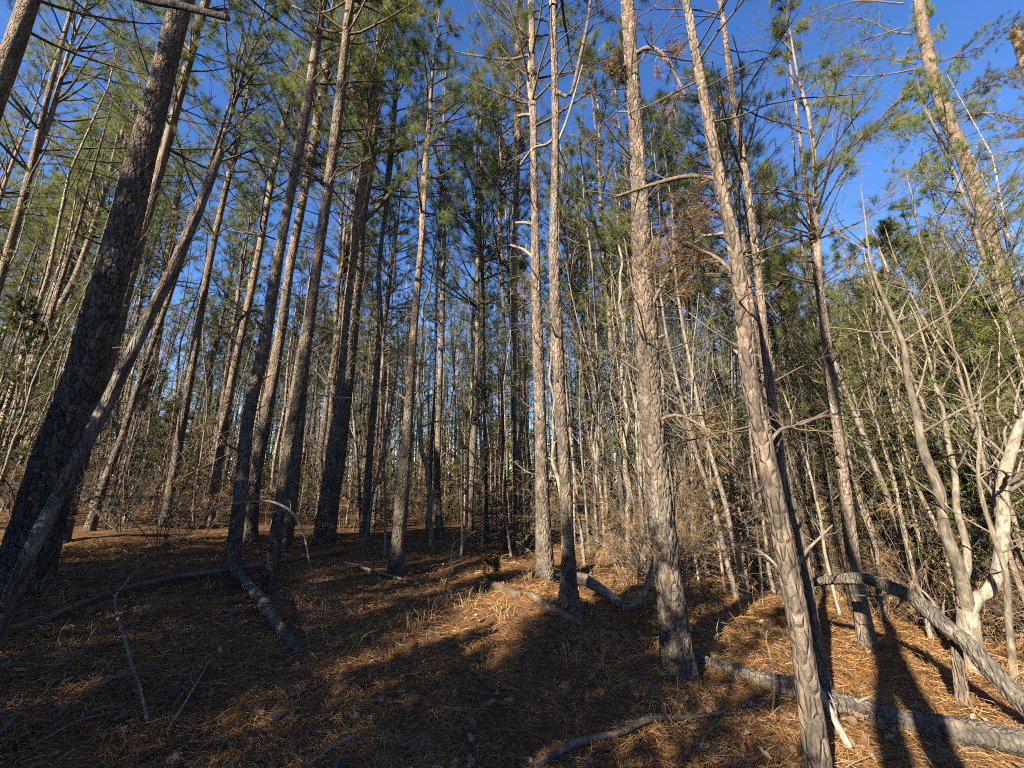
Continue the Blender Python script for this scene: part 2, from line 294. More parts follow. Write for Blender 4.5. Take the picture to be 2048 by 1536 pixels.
CROWNS = [make_crown(100 + i, Lc, sp, nb, d, g) for i, (Lc, sp, nb, d, g) in enumerate([
    (9.5, 2.2, 54, .85, (.2, .3, .27, .14, .06, .03)), (8.5, 1.9, 46, .8, (.26, .34, .25, .09, .03, .03)), (10.5, 2.4, 58, .75, (.2, .3, .27, .14, .06, .03)),
    (8.0, 1.9, 44, .9, (.12, .25, .3, .2, .1, .03)), (10.0, 2.0, 50, .65, (.3, .36, .22, .06, .03, .03)), (9.0, 2.6, 52, .8, (.15, .27, .3, .17, .08, .03))])]
CROWN_L = [9.5, 8.5, 10.5, 8.0, 10.0, 9.0, 8.0]
CROWNS.append(make_crown(131, 8.0, 1.5, 46, .8, (.0, .03, .04, .03, .2, .7), ln=(.1, .18)))
def make_dead(seed, L, nb, ln=(.4, 1.6), twigs=4):
    """bare dead side branches along a stem of length L"""
    r = np.random.default_rng(seed); z = r.uniform(0, 1, nb) * L; az = r.uniform(0, 6.283, nb); el = np.radians(r.uniform(-5, 50, nb)); lb = r.uniform(*ln, nb) * (.55 + .6 * z / L)
    D = np.stack([np.cos(az) * np.cos(el), np.sin(az) * np.cos(el), np.sin(el)], -1); cur = np.stack([0 * z, 0 * z, z], -1); P = [cur]
    for s in range(5): D = nrm(D + np.array([0, 0, -.03]) + .10 * r.normal(size=D.shape)); cur = cur + D * (lb / 5)[:, None]; P.append(cur)
    P = np.stack(P, 1); R = (.006 + .006 * lb)[:, None] * np.linspace(1, .3, 6); a = Acc(); V, Q = tubes(P, R, 4); a.add(V, Q=Q, col=TWIG)
    P2, R2 = kids(r, P, R, twigs, t=(.25, .95), ang=(25, 65), L=(.2, .5), n=4, up=.1, wob=.12); V, Q = tubes(P2, np.maximum(R2, .003), 3); a.add(V, Q=Q, col=TWIG)
    return a.mesh('dead_branching', M_TWIG)
DEADS = [make_dead(200 + i, 8.0, n) for i, n in enumerate((26, 20, 32, 16))]
def make_trunk(seed, H, r0):
    r = np.random.default_rng(seed); z = np.linspace(-.25, H, 16); w = np.cumsum(r.normal(size=(16, 2)) * .045, 0); w[:2] = 0; P = np.concatenate([w, z[:, None]], 1); R = r0 * (1 - .82 * np.clip(z / H, 0, 1)) ; R[:1] *= 1.5; R[1] *= 1.12
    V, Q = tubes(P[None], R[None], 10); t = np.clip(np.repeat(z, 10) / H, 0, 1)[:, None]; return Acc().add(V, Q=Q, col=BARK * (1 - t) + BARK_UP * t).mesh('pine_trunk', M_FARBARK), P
TRUNK_H = 17.0
TRUNKS = [make_trunk(300 + i, TRUNK_H, .115) for i in range(6)]
def align(d):
    return Vector(d).to_track_quat('Z', 'X')
def add_crown(root, B, D, i, sc, spin, name='crown', limb='branching'):
    # fine limbs and needles: too small in the photograph to pick apart
    q = align(D) @ Quaternion((0, 0, 1), spin); c = link(name, CROWNS[i][0], root, B); c.rotation_mode = 'QUATERNION'; c.rotation_quaternion = q; c.scale = (sc,) * 3
    b = link(limb, CROWNS[i][1], c); b['kind'] = 'stuff'; return c

# near pines traced from the photograph: (x, y, width) from the ground upwards
NEAR = [
 ('broad dark plated pine at the left, thickest trunk of all', [(38, 1192, 128), (75, 1060, 108), (118, 900, 97), (172, 740, 84), (237, 500, 71), (300, 250, 57), (365, 0, 50)], 21, 0, 'hi'),
 ('dark pine trunk cropped by the upper left corner', [(-330, 1130, 90), (-160, 640, 78), (0, 170, 62), (60, 0, 56)], 20, 2, 'mid'),
 ('dark pine standing close behind the broad left trunk', [(118, 1086, 52), (150, 960, 46), (200, 780, 40), (262, 545, 34), (330, 300, 28), (400, 40, 22)], 18, 1, 'mid'),
 ('dark tall pine with a leaning grey log at its foot', [(462, 1140, 40), (478, 1013, 36), (496, 842, 33), (528, 690, 31), (557, 513, 27), (615, 205, 23), (648, 0, 19)], 19, 4, 'hi'),
 ('sunlit pine just behind the dark pine with the grey log', [(500, 1085, 38), (513, 944, 33), (543, 773, 30), (568, 620, 27), (586, 500, 23), (643, 205, 20), (668, 20, 16)], 19, 1, 'mid'),
 ('narrow dark pine beside the arching bare twig', [(538, 1188, 36), (556, 1040, 31), (588, 842, 28), (615, 671, 27), (638, 500, 26), (670, 273, 24), (700, 0, 20)], 19, 3, 'hi'),
 ('thick shaded pine with lit edge, left of the kinked pine', [(568, 1098, 46), (583, 980, 40), (602, 800, 33), (622, 600, 27), (652, 400, 22), (684, 200, 18)], 18, 0, 'mid'),
 ('tall dark pine with a kink halfway up its trunk', [(648, 1086, 50), (662, 980, 44), (690, 770, 40), (703, 620, 37), (714, 513, 34), (718, 440, 34), (738, 308, 32), (758, 137, 24), (780, 10, 17)], 19, 5, 'hi'),
 ('slim pine with pale sunlit upper trunk, right of the kinked pine', [(790, 1146, 34), (803, 1000, 30), (815, 860, 24), (827, 671, 18), (843, 480, 13), (852, 350, 10)], 14, 1, 'mid'),
 ('slender pine left of the twin central pines', [(1037, 1110, 22), (1036, 980, 19), (1032, 773, 17), (1028, 500, 15), (1036, 270, 13), (1034, 60, 11)], 19, 4, 'mid'),
 ('left one of the twin straight central pines', [(1091, 1160, 42), (1085, 1013, 32), (1080, 807, 26), (1073, 602, 22), (1069, 400, 17), (1066, 200, 14), (1064, 0, 11)], 19, 2, 'hi'),
 ('right one of the twin central pines, with splayed root foot', [(1138, 1216, 44), (1136, 1080, 30), (1130, 960, 28), (1121, 807, 27), (1113, 637, 26), (1107, 480, 22), (1111, 270, 18), (1106, 0, 14)], 20, 0, 'hi'),
 ('thick sunlit pine banded with branch shadows right of centre', [(1358, 1352, 64), (1340, 1180, 56), (1318, 980, 50), (1300, 800, 46), (1290, 620, 43), (1283, 480, 38), (1274, 300, 31), (1263, 120, 28), (1254, 0, 26)], 21, 2, 'hi'),
 ('leaning sunlit pine in the right foreground', [(1641, 1580, 58), (1600, 1270, 50), (1560, 1050, 46), (1530, 900, 42), (1500, 760, 38), (1472, 520, 32), (1440, 370, 28), (1412, 215, 24), (1390, 100, 21), (1372, 0, 18)], 17, 1, 'hi'),
 ('narrow pine close behind the leaning right foreground pine', [(1657, 1400, 26), (1634, 1280, 24), (1606, 1105, 23), (1576, 980, 22), (1550, 842, 21), (1530, 690, 20), (1512, 513, 19), (1490, 342, 17), (1466, 190, 15), (1448, 60, 13)], 17, 4, 'mid'),
 ('large leaning pine with long bare limbs at the right edge', [(2150, 1060, 70), (2104, 880, 60), (2048, 700, 52), (2000, 540, 46), (1966, 420, 42), (1925, 310, 39), (1886, 215, 37), (1856, 110, 33), (1836, 0, 30)], 15, 3, 'mid'),
 ('dead brown-needled pine cropped by the upper right corner', [(2330, 1020, 60), (2210, 640, 52), (2110, 330, 44), (2030, 60, 36)], 13, 6, 'mid'),
 ('dark trunk on the right slope, lower part shaped after a cast shadow', [(1738, 1292, 40), (1712, 1160, 36), (1694, 1020, 32), (1676, 860, 28), (1655, 700, 24)], 10, 3, 'mid'),  # lower stem follows dark bands of cast shadow, built as a trunk
 ('tall thin pine with bare lower stem right of the leaning pine', [(1640, 1130, 17), (1621, 1013, 15), (1601, 876, 14), (1574, 671, 13), (1550, 513, 11), (1530, 330, 9)], 15, 1, 'mid'),
 ('grey dark trunk far left between two leaning trunks', [(238, 1008, 34), (262, 890, 31), (285, 790, 29), (308, 705, 27), (338, 500, 23), (352, 410, 20)], 17, 5, 'mid'),
 ('sunlit thin leaning pine crossing the left edge', [(-60, 1010, 26), (0, 876, 24), (68, 705, 22), (144, 568, 20), (171, 500, 18), (212, 376, 14), (267, 188, 10)], 16, 3, 'mid'),
 ('pale leaning pine left of the broad dark trunk', [(34, 988, 28), (60, 890, 25), (85, 808, 22), (113, 671, 20), (136, 545, 17), (161, 410, 14), (222, 219, 9)], 16, 1, 'mid'),
 ('dark leaning pine with pale lit streak left of the corner trunk', [(-170, 1040, 34), (-60, 760, 30), (0, 560, 26), (51, 380, 22), (96, 190, 18), (140, 30, 14)], 18, 5, 'mid'),
 ('slim pine with lit left side, right of the leaning snag', [(328, 1052, 26), (350, 930, 24), (386, 719, 21), (424, 500, 17), (470, 300, 13)], 16, 4, 'mid'),
 ('lit straight pine just left of the dark pine with grey log', [(418, 1050, 24), (440, 900, 22), (461, 773, 20), (490, 640, 19), (516, 513, 17), (554, 308, 14), (584, 180, 11)], 18, 0, 'mid'),
 ('thin dark pine between the slim pale pine and the twins', [(880, 1075, 18), (874, 960, 16), (878, 807, 14), (885, 602, 12), (888, 450, 9)], 13, 4, 'mid'),
]
near_xy = []; near_roots = []
for idx, (label, pts, H, ci, lod) in enumerate(NEAR):
    P, R = px_path(pts); R = R * {0: 1, 1: .9, 2: .8, 3: .78, 4: .78, 5: .8, 6: .7, 7: .88, 10: .85, 11: .8, 12: .97, 13: .92, 14: .9, 15: .95}.get(idx, .84); base = P[0].copy(); near_xy.append(base[:2])
    d = nrm(P[-1] - P[-2]); rise = P[-1][2] - base[2]
    if H > rise + .5:                                     # the trunk goes on above the frame
        n_ext = 4; top = (H - rise) / max(d[2], .5)
        for s in range(1, n_ext + 1): P = np.vstack([P, P[len(pts) - 1] + d * top * s / n_ext]); R = np.append(R, R[len(pts) - 1] * (1 - .82 * s / n_ext))
    P, R = bury(P, R); hi = lod == 'hi'
    Ps, Rs = resample(P, R, .021 if idx == 0 else .026 if hi and R[1] > .1 else (.05 if hi else .12)); 
    if hi:                                                # coarser rows above the part the photograph shows
        keep = np.ones(len(Ps), bool); hz = Ps[:, 2] - base[2]; up_ = hz > 9.5; keep[up_] = (np.arange(up_.sum()) % 5 == 0); keep[-1] = True; Ps, Rs = Ps[keep], Rs[keep]
    k = (int(np.clip(round(2 * math.pi * R[1] / .021), 20, 84)) if hi else 18) if idx else 132
    root = tag(link('pine_tree', None, None, base), label, 'tree'); near_roots.append(root)
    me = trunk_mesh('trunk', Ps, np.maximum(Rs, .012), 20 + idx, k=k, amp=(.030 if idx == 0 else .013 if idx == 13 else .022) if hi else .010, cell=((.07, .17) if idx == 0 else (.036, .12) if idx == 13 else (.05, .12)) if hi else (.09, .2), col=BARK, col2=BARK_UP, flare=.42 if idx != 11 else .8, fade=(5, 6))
    link('trunk', me, root, Ps[0] - base)
    # crown and dead side branches
    Lc = CROWN_L[ci]; L = np.concatenate([[0], np.cumsum(np.linalg.norm(np.diff(Ps, axis=0), axis=1))]); csc = min(1.1, .52 * L[-1] / Lc); z0 = L[-1] - Lc * csc * .97; j = int(np.searchsorted(L, z0)); D = nrm(Ps[-1] - Ps[j])
    add_crown(root, Ps[j] - base, D, ci, csc, idx * 1.7)
    j0 = int(np.searchsorted(L, max(2.2, z0 - 8 * .95))); D2 = nrm(Ps[j] - Ps[j0]); o = link('dead_branching', DEADS[idx % 4], root, Ps[j0] - base); o['kind'] = 'stuff'; o.rotation_mode = 'QUATERNION'; o.rotation_quaternion = align(D2) @ Quaternion((0, 0, 1), idx * 2.3); o.scale = (1, 1, (L[j] - L[j0]) / 8.0)
    # knots and broken stubs on the trunk
    r = np.random.default_rng(900 + idx)
    for q in range(5 if hi else 2):
        jj = int(np.searchsorted(L, r.uniform(1.2, 7))); a = r.uniform(0, 6.283); dd = nrm(np.array([math.cos(a), math.sin(a), r.uniform(.1, .6)])); ln = r.uniform(.06, .35) + Rs[jj]
        pp = np.stack([Ps[jj] + dd * ln * t_ + np.array([0, 0, .03 * t_ * t_]) for t_ in (0, .5, .8, 1)]) - base; V, Q = tubes(pp[None], np.array([[.022, .016, .013, .006]]) * r.uniform(.6, 1.2), 6)
        link('branch_stub', Acc().add(V, Q=Q, col=DEADW).mesh('branch_stub', M_TWIG), root)

# the right edge pine's own long limbs, each a branch with needles at its tips
def zpx(p): return (1348 + p[0] * .3418, p[1] * .3418)
EDGE = near_roots[15]; EB = np.array(EDGE.location)
LIMBS = [[(1420, 375), (1200, 340), (1000, 370), (780, 470)], [(1390, 200), (1260, 180), (1100, 110), (860, 115)], [(1340, 160), (1100, 240), (900, 330), (690, 400)], [(1345, 20), (1040, 10), (740, 120), (400, 285)],
 [(1440, 400), (1200, 440), (950, 440), (780, 430)], [(1545, 690), (1350, 790), (1150, 860), (900, 970)], [(1595, 860), (1450, 930), (1330, 1050), (1120, 1250)], [(1640, 1000), (1480, 1010), (1350, 1080), (1060, 1320)],
 [(1480, 510), (1330, 590), (1180, 720), (1100, 775)], [(1490, 560), (1350, 660), (1220, 750), (1130, 790)], [(1700, 1205), (1530, 1260), (1450, 1310), (1300, 1390)], [(1530, 370), (1750, 290), (1830, 240), (1990, 120)],
 [(1620, 630), (1800, 500), (1950, 430), (2090, 330)], [(1660, 690), (1850, 660), (2040, 700), (2150, 690)], [(1740, 960), (1900, 900), (2040, 880), (2130, 850)], [(1850, 1130), (1950, 1060), (2040, 1030), (2150, 970)], [(1800, 1300), (1960, 1300), (2060, 1240), (2150, 1250)]]
for q, pts in enumerate(LIMBS):
    r = np.random.default_rng(700 + q); off = r.uniform(-1.3, 1.3); n = nrm(np.array([EB[0], EB[1], 0])); P = []
    for t_, p in enumerate(pts): P.append(on_plane(*zpx(p), EB + n * off * t_ / 3))
    P, R = resample(np.array(P), np.linspace(.042, .013, 4) * r.uniform(.8, 1.15), .12); P = P - EB
    a = Acc(); V, Q = tubes(P[None], R[None], 7); a.add(V, Q=Q, col=TWIG * 1.1)
    P2, R2 = kids(r, P[None], R[None], 19, t=(.12, .98), ang=(25, 60), L=(.18, .42), n=5, up=.15, wob=.1); V, Q = tubes(P2, np.maximum(R2, .005), 4); a.add(V, Q=Q, col=TWIG)
    P3, R3 = kids(r, P2, R2, 4, t=(.2, .98), ang=(25, 60), L=(.25, .6), n=4, up=.2, wob=.12); V, Q = tubes(P3, np.maximum(R3, .004), 3); a.add(V, Q=Q, col=TWIG)
    br = link('branch', a.mesh('branch', M_TWIG), EDGE)
    leafy_ = q in (0, 1, 2, 3, 4, 5, 11, 12) or q == 9
    if leafy_:
        b, d = tuft_points(r, P3, 4, (.3, 1)); kp = r.random(len(b)) < (.8 if q != 5 else .95); b, d = b[kp], d[kp]; V, T = needles(r, b, d, 20, ln=(.11, .18), wid=.0055)
        link('needle_spray', Acc().add(V, T=T, col=tuft_cols(r, len(b), 20, (.42, .3, .14, .05, .04, .05)) * .8).mesh('needle_spray', M_NEEDLE, False), br)  # needle colours darkened to stand in for shade on the sprays
# dark broken limb of the corner pine across the top edge
CR = near_roots[1]; CB = np.array(CR.location); n = nrm(np.array([CB[0], CB[1], 0]))
cd_ = float(np.hypot(*CB[:2])); P = np.array([on_plane(x_, y_, CB - n * cd_ * f_) for x_, y_, f_ in ((72, -48, 0), (160, -45, .2), (280, -4, .4), (370, 14, .48), (456, 36, .55))]); Ps, Rs = resample(P, [.06, .056, .05, .045, .034], .05)
link('broken_limb', trunk_mesh('broken_limb', Ps, Rs, 61, k=18, amp=.004, cell=(.04, .12), col=BARK * .3, flare=0, cap=True), CR, Ps[0] - CB)  # bark colour blackened to imitate a limb silhouetted in shade

def tree_branch(root, pts, seed, col=TWIG, tw=6, L=(.2, .6), sub=2, fol=0, offs=None):
    B = np.array(root.location); n = nrm(np.array([B[0], B[1], 0])); P = np.array([on_plane(x, y, B + n * (offs[i] if offs else 0)) for i, (x, y, w) in enumerate(pts)]); R = np.array([.5 * w * ((p - CAM) @ FWD) / F for p, (x, y, w) in zip(P, pts)])
    Ps, Rs = resample(P, R, .1); r = np.random.default_rng(seed); a = Acc(); V, Q = tubes((Ps - B)[None], Rs[None], 8); a.add(V, Q=Q, col=col); P2, R2 = kids(r, (Ps - B)[None], Rs[None], tw, t=(.2, .98), ang=(25, 65), L=L, n=6, up=.1, wob=.13, rel=False); V, Q = tubes(P2, np.maximum(R2, .003), 4); a.add(V, Q=Q, col=col); P3, R3 = kids(r, P2, R2, sub, t=(.2, .95), ang=(25, 60), L=(.3, .6), n=4, up=.1, wob=.13); V, Q = tubes(P3, np.maximum(R3, .002), 3); a.add(V, Q=Q, col=col)
    br = link('branch', a.mesh('branch', M_TWIG), root)
    if fol:
        b, d = tuft_points(r, P3, fol, (.3, 1)); V, T = needles(r, b, d, 16, ln=(.08, .15), wid=.005, droop=.5); link('dead_sprig', Acc().add(V, T=T, col=np.repeat(np.array([[.10, .062, .03], [.06, .04, .022], [.15, .09, .04]])[r.choice(3, len(b))], 48, axis=0)).mesh('dead_sprig', M_LITTER, False), br)
tree_branch(near_roots[11], [(1108, 180, 7), (1140, 190, 7), (1159, 120, 7), (1176, 40, 6), (1185, -40, 5)], 3001, tw=4)
tree_branch(near_roots[11], [(1111, 275, 7), (1092, 290, 6), (1066, 297, 5), (1040, 330, 3)], 3002, PALE, tw=3)
tree_branch(near_roots[11], [(1108, 300, 7), (1130, 250, 5), (1150, 185, 4), (1165, 130, 3)], 3003, PALE, tw=3)
tree_branch(near_roots[10], [(1068, 232, 8), (1050, 230, 7), (1034, 234, 6)], 3004, PALE, tw=1, L=(.05, .15))
tree_branch(near_roots[10], [(1072, 450, 8), (1052, 446, 7), (1030, 446, 5)], 3005, PALE, tw=1, L=(.05, .15))
tree_branch(near_roots[10], [(1071, 520, 7), (1048, 500, 6), (1020, 490, 4)], 3006, PALE, tw=2, L=(.1, .3))
tree_branch(near_roots[13], [(1440, 360, 9), (1380, 352, 9), (1310, 368, 8), (1230, 394, 5)], 3007, tw=7, L=(.2, .7))
tree_branch(near_roots[13], [(1478, 560, 9), (1440, 520, 8), (1400, 500, 6), (1360, 490, 4)], 3008, tw=8, L=(.2, .6), sub=4, fol=3)
tree_branch(near_roots[12], [(1268, 110, 10), (1300, 95, 8), (1335, 120, 6), (1370, 190, 4)], 3009, tw=9, L=(.15, .5), sub=3, fol=3, offs=[0, -.15, -.3, -.4])
tree_branch(near_roots[12], [(1262, 130, 8), (1240, 135, 6), (1222, 150, 4)], 3010, tw=6, L=(.1, .3), sub=3, fol=3, offs=[0, -.1, -.2])
tree_branch(near_roots[12], [(1290, 640, 8), (1330, 560, 8), (1370, 500, 6), (1400, 480, 4)], 3011, tw=8, L=(.2, .6), sub=4, fol=3, offs=[0, -.1, -.2, -.3])
tree_branch(near_roots[12], [(1300, 850, 8), (1350, 830, 7), (1400, 850, 5), (1440, 880, 3)], 3012, tw=10, L=(.2, .6), sub=4, fol=0, offs=[0, -.1, -.2, -.2])
tree_branch(near_roots[13], [(1530, 900, 8), (1560, 860, 7), (1600, 850, 6), (1660, 820, 3)], 3013, tw=10, L=(.2, .7), sub=4, fol=0, offs=[0, .1, .3, .5])
tree_branch(near_roots[7], [(720, 450, 9), (770, 400, 8), (830, 330, 6), (880, 300, 3)], 3014, tw=8, L=(.3, .9), sub=4)
tree_branch(near_roots[7], [(742, 300, 9), (800, 300, 8), (850, 280, 6), (900, 240, 3)], 3015, tw=8, L=(.3, .9), sub=4)
tree_branch(near_roots[7], [(755, 160, 9), (700, 100, 8), (650, 70, 6), (600, 60, 3)], 3016, tw=8, L=(.3, .9), sub=4)
tree_branch(near_roots[3], [(540, 640, 8), (510, 620, 7), (480, 640, 5), (450, 690, 3)], 3017, tw=8, L=(.2, .6), sub=4, fol=2)

# ------------------------------------------------------------------ the stand of pines behind
def place_pine(x, y, H, rs, i, spin, lean, label, group, dead=True, full=1.0):
    z = float(ground_z(x, y)); root = link('pine_tree', None, None, (x, y, z)); s = H / TRUNK_H
    root.rotation_euler = (lean[0], lean[1], spin); tag(root, label, 'tree', group)
    tm, axis = TRUNKS[i % 6]; t = link('trunk', tm, root); t.scale = (rs, rs, s)
    ci = (i * 5 + int(spin * 3)) % 6; cs = min(1.05, s * .98); cs = min(cs * full, .75 * H / CROWN_L[ci]); Lc = CROWN_L[ci] * cs; hb = H - Lc * .97
    k = min(14, int(np.searchsorted(axis[:, 2], hb / s))); ctr = axis[k] * np.array([rs, rs, s]); ctr[2] = hb
    add_crown(root, ctr, np.array([0, 0, 1.0]), ci, cs, spin * 5)
    if dead:
        o = link('dead_branching', DEADS[(i + 1) % 4], root, (0, 0, max(1.5, hb - 7.4 * s))); o['kind'] = 'stuff'; o.rotation_euler = (0, 0, spin * 2); o.scale = (1, 1, min(7.4 * s, hb - 1.5) / 8)
    return root
cand = []; taken = [np.array(p) for p in near_xy]
tries = 0
while len(cand) < 232 and tries < 30000:
    tries += 1
    y = 7.5 + 44 * rng.random() ** .72; x = rng.uniform(-1, 1) * (1.42 * y + 3); d = math.hypot(x, y)
    if d < 8.5 or d > 58: continue
    px, py, zc = project(np.array([x, y, 1.6]))
    if px < -260 or px > 2300: continue
    sp = 1.25 if d < 16 else 1.0
    if any((p[0] - x) ** 2 + (p[1] - y) ** 2 < sp * sp for p in taken): continue
    H = float(np.clip(rng.normal(17.5, 1.8), 12, 21)); rad = float(np.clip(rng.normal(.78, .26), .36, 1.4)) * H / 17.5
    if d < 14 and rng.random() < .55: continue                       # fewer big stems close by than the traced ones
    if 1560 < px < 2080:                                             # open sky above the right slope
        lim = 470 + rng.uniform(-30, 130) if px < 1900 else 440 + rng.uniform(-40, 120); e = ray(px, lim); el = e[2] / math.hypot(e[0], e[1]); hm = 1.6 + el * d - float(ground_z(x, y))
        if hm < 8: continue
        H = min(H, hm); rad *= .85
    taken.append(np.array([x, y])); cand.append((x, y, H, rad, px, d))
stand = []
for i, (x, y, H, rad, px, d) in enumerate(cand):
    stand.append((px, d, place_pine(x, y, H, rad, i, rng.uniform(0, 6.28), (rng.normal() * .025, rng.normal() * .025), '', 'pines of the stand behind'), rad))
for px_, d_, H, rs_ in [(1335, 10, 16, .8), (1425, 13, 16, .75), (1545, 10.5, 14, .7), (1600, 13, 14.5, .7), (1235, 12, 18, .75), (940, 13, 18, .8), (1185, 15, 17, .7), (1010, 11, 17, .6)]:
    e = ray(px_, 962); e = nrm(e[:2]); x, y = float(e[0] * d_), float(e[1] * d_); stand.append((px_, d_, place_pine(x, y, H, rs_, len(stand) + 3, px_ * .53, (.01, -.01), '', 'pines of the stand behind', full=1.15), rs_))
for px_, d_, ty_, rs_ in [(1655, 27, 500, .7), (1700, 24, 468, .8), (1735, 29, 520, .7), (1790, 23, 450, .8), (1840, 27, 500, .7), (1905, 25, 420, .8), (1960, 22, 380, .9), (2010, 26, 430, .8), (1870, 33, 560, .7), (1760, 35, 590, .6), (1620, 33, 560, .6)]:
    e = ray(px_, 962); e = nrm(e[:2]); x, y = float(e[0] * d_), float(e[1] * d_); q = ray(px_, ty_); H = 1.6 + q[2] / math.hypot(q[0], q[1]) * d_ - float(ground_z(x, y))
    stand.append((px_, d_, place_pine(x, y, H, rs_, len(stand), px_ * .37, (0, 0), '', 'pines of the stand behind', full=1.35), rs_))
# pines behind the photographer's back: the same stand goes on there; it opens where the photograph shows sunlight reaching the floor
LIT = [(950, 1240), (1020, 1210), (900, 1255), (720, 1318), (800, 1290), (1080, 1200), (1060, 1232), (980, 1258), (1005, 1232), (860, 1268), (1450, 1210), (1830, 1290), (1900, 1340), (1990, 1300), (1500, 1330), (1780, 1250), (1860, 1400)]
LITP = [hit(*q) for q in LIT]
for b, col_ in ((12, [(1335, 1150), (1315, 1000), (1283, 500), (1270, 200)]), (13, [(1630, 1480), (1600, 1250), (1570, 1100), (1500, 800)]), (10, [(1080, 800), (1070, 400), (1066, 200)]), (11, [(1107, 450), (1111, 300)]), (4, [(555, 700), (600, 400)]), (24, [(465, 760)])):
    LITP += [on_plane(x_, y_, np.array(near_roots[b].location)) for x_, y_ in col_]
DARKP = [hit(*q) for q in [(300, 1450), (900, 1480), (500, 1200), (1200, 1450), (120, 1330), (600, 1500), (350, 1130), (1250, 1330), (1420, 1480)]] + [on_plane(x_, y_, np.array(near_roots[0].location)) for x_, y_ in [(90, 1000), (130, 880), (180, 700), (235, 500)]] + [on_plane(x_, y_, np.array(near_roots[3].location)) for x_, y_ in [(470, 1080), (500, 820)]] + [on_plane(x_, y_, np.array(near_roots[7].location)) for x_, y_ in [(655, 1020), (690, 760)]]
SH = nrm(SUND[:2]); TE = math.tan(SUN_EL)
def blocks(p, x, y, z0, hb, H, rad, tr=.3):
    v = np.array([x, y]) - p[:2]; al = v @ SH; off = abs(v[0] * SH[1] - v[1] * SH[0])
    if al < .5: return False
    h = p[2] + al * TE - z0
    return (off < tr and h < H) or (off < rad and hb - rad * TE < h < H)
br = np.random.default_rng(31); back = []; shaded = np.zeros(len(DARKP)); quota = [0, 11]; QUO = np.array([2.] * 9 + [6.] * 4 + [3.] * (len(DARKP) - 13))
for t_ in range(14000):
    x, y = br.uniform(-46, 26), br.uniform(-44, 4); d = math.hypot(x, y)
    if d < 4.0 or d > 46 or len(back) >= 34: continue
    px, py, zc = project(np.array([x, y, 1.6]))
    if zc > .3 and -950 < px < 2950: continue
    if any((x - q[0]) ** 2 + (y - q[1]) ** 2 < 4.8 for q in back) or any((x - q[0]) ** 2 + (y - q[1]) ** 2 < 2 for q in near_xy): continue
    H = br.uniform(15, 19); z0 = float(ground_z(x, y))
    if any(blocks(p, x, y, z0, H * .40, H, 2.7) for p in LITP): continue
    bl = np.array([blocks(p, x, y, z0, H * .42, H, 1.6) for p in DARKP]); use = bool((bl & (shaded < QUO)).any())
    if not use and (t_ % 40 or quota[1] <= 0): continue
    if not use: quota[1] -= 1
    shaded += bl; back.append((x, y)); place_pine(x, y, H, br.uniform(.9, 1.4), t_, br.uniform(0, 6.28), (br.normal() * .02, br.normal() * .02), 'tall pine standing behind the viewpoint, shading the forest floor', 'pines behind the viewpoint', dead=False)
for q_ in (hit(1742, 1300), hit(1700, 1410)):             # two stems close behind the viewpoint whose shadows cross the right slope
    x, y = q_[:2] + SH * 8.2; place_pine(float(x), float(y), 11, 1.15, 7, 2.0, (0, 0), 'tall pine standing behind the viewpoint, shading the forest floor', 'pines behind the viewpoint', dead=False, full=.4)

# slim stems past the first three hundred: one mass between and behind the single trees
r = np.random.default_rng(177); n = 640; d_ = 15 + 36 * r.random(n) ** .8; pxs = r.uniform(-150, 2200, n); thin_ = np.arange(n) >= 460; pxs = np.where(thin_, r.uniform(980, 2080, n), pxs); d_ = np.where(thin_, r.uniform(9, 24, n), d_); right_ = (pxs > 1590) & (pxs < 1960); e = FWD[None] + RIGHT[None] * ((pxs - 1024) / F)[:, None]; e = nrm(e[:, :2]); x = e[:, 0] * d_; y = e[:, 1] * d_; z = ground_z(x, y); h = np.where(thin_, r.uniform(5.5, 11, n), r.uniform(10, 17, n)); h = np.where(right_, np.minimum(h, 1.6 - z + .40 * d_), h)
P = np.stack([np.stack([x + np.cumsum(r.normal(size=n) * .10) * 0 + r.normal(size=n) * .09 * (t_ > 0), y + r.normal(size=n) * .09 * (t_ > 0), z - .1 + h * t_], -1) for t_ in (0, .2, .4, .6, .8, 1)], 1); V, Q = tubes(P, np.where(thin_, r.uniform(.016, .042, n), r.uniform(.035, .085, n))[:, None] * np.linspace(1, .15, 6), 6); sa = Acc().add(V, Q=Q, col=np.repeat(np.array([.130, .102, .077]) * r.uniform(.8, 1.9, (n, 1)), 36, axis=0))
nb_ = 12; t0 = r.uniform(.35, .97, (n, nb_)); f_ = t0 * 5; i_ = np.minimum(f_.astype(int), 4); w_ = (f_ - i_)[..., None]; m_ = np.arange(n)[:, None]; B = (P[m_, i_] * (1 - w_) + P[m_, i_ + 1] * w_).reshape(-1, 3); a_ = r.uniform(0, 6.283, len(B)); el_ = r.uniform(.2, .9, len(B)); ln_ = (r.uniform(.6, 1.9, (n, nb_)) * (1.25 - t0)).ravel(); D = np.stack([np.cos(a_) * np.cos(el_), np.sin(a_) * np.cos(el_), np.sin(el_)], -1); PB = np.stack([B, B + D * (ln_ * .5)[:, None], B + D * ln_[:, None] + np.array([0, 0, .12])], 1)
V, Q = tubes(PB, np.full((len(B), 1), .011) * np.array([[1, .7, .4]]), 3); sa.add(V, Q=Q, col=TWIG)
o = link('slim_stems', sa.mesh('slim_stems', M_FARBARK)); o['kind'] = 'stuff'; tag(o, 'close mass of slim pine stems between the larger trunks', 'wood')
bt, dt = tuft_points(r, PB, 4, (.35, 1)); cc = GREENS[r.choice(5, len(bt), p=(.12, .26, .32, .2, .1))]; V, T = needles(r, bt + r.normal(size=bt.shape) * .12, dt, 12, ln=(.14, .24), wid=.010, spread=.6)
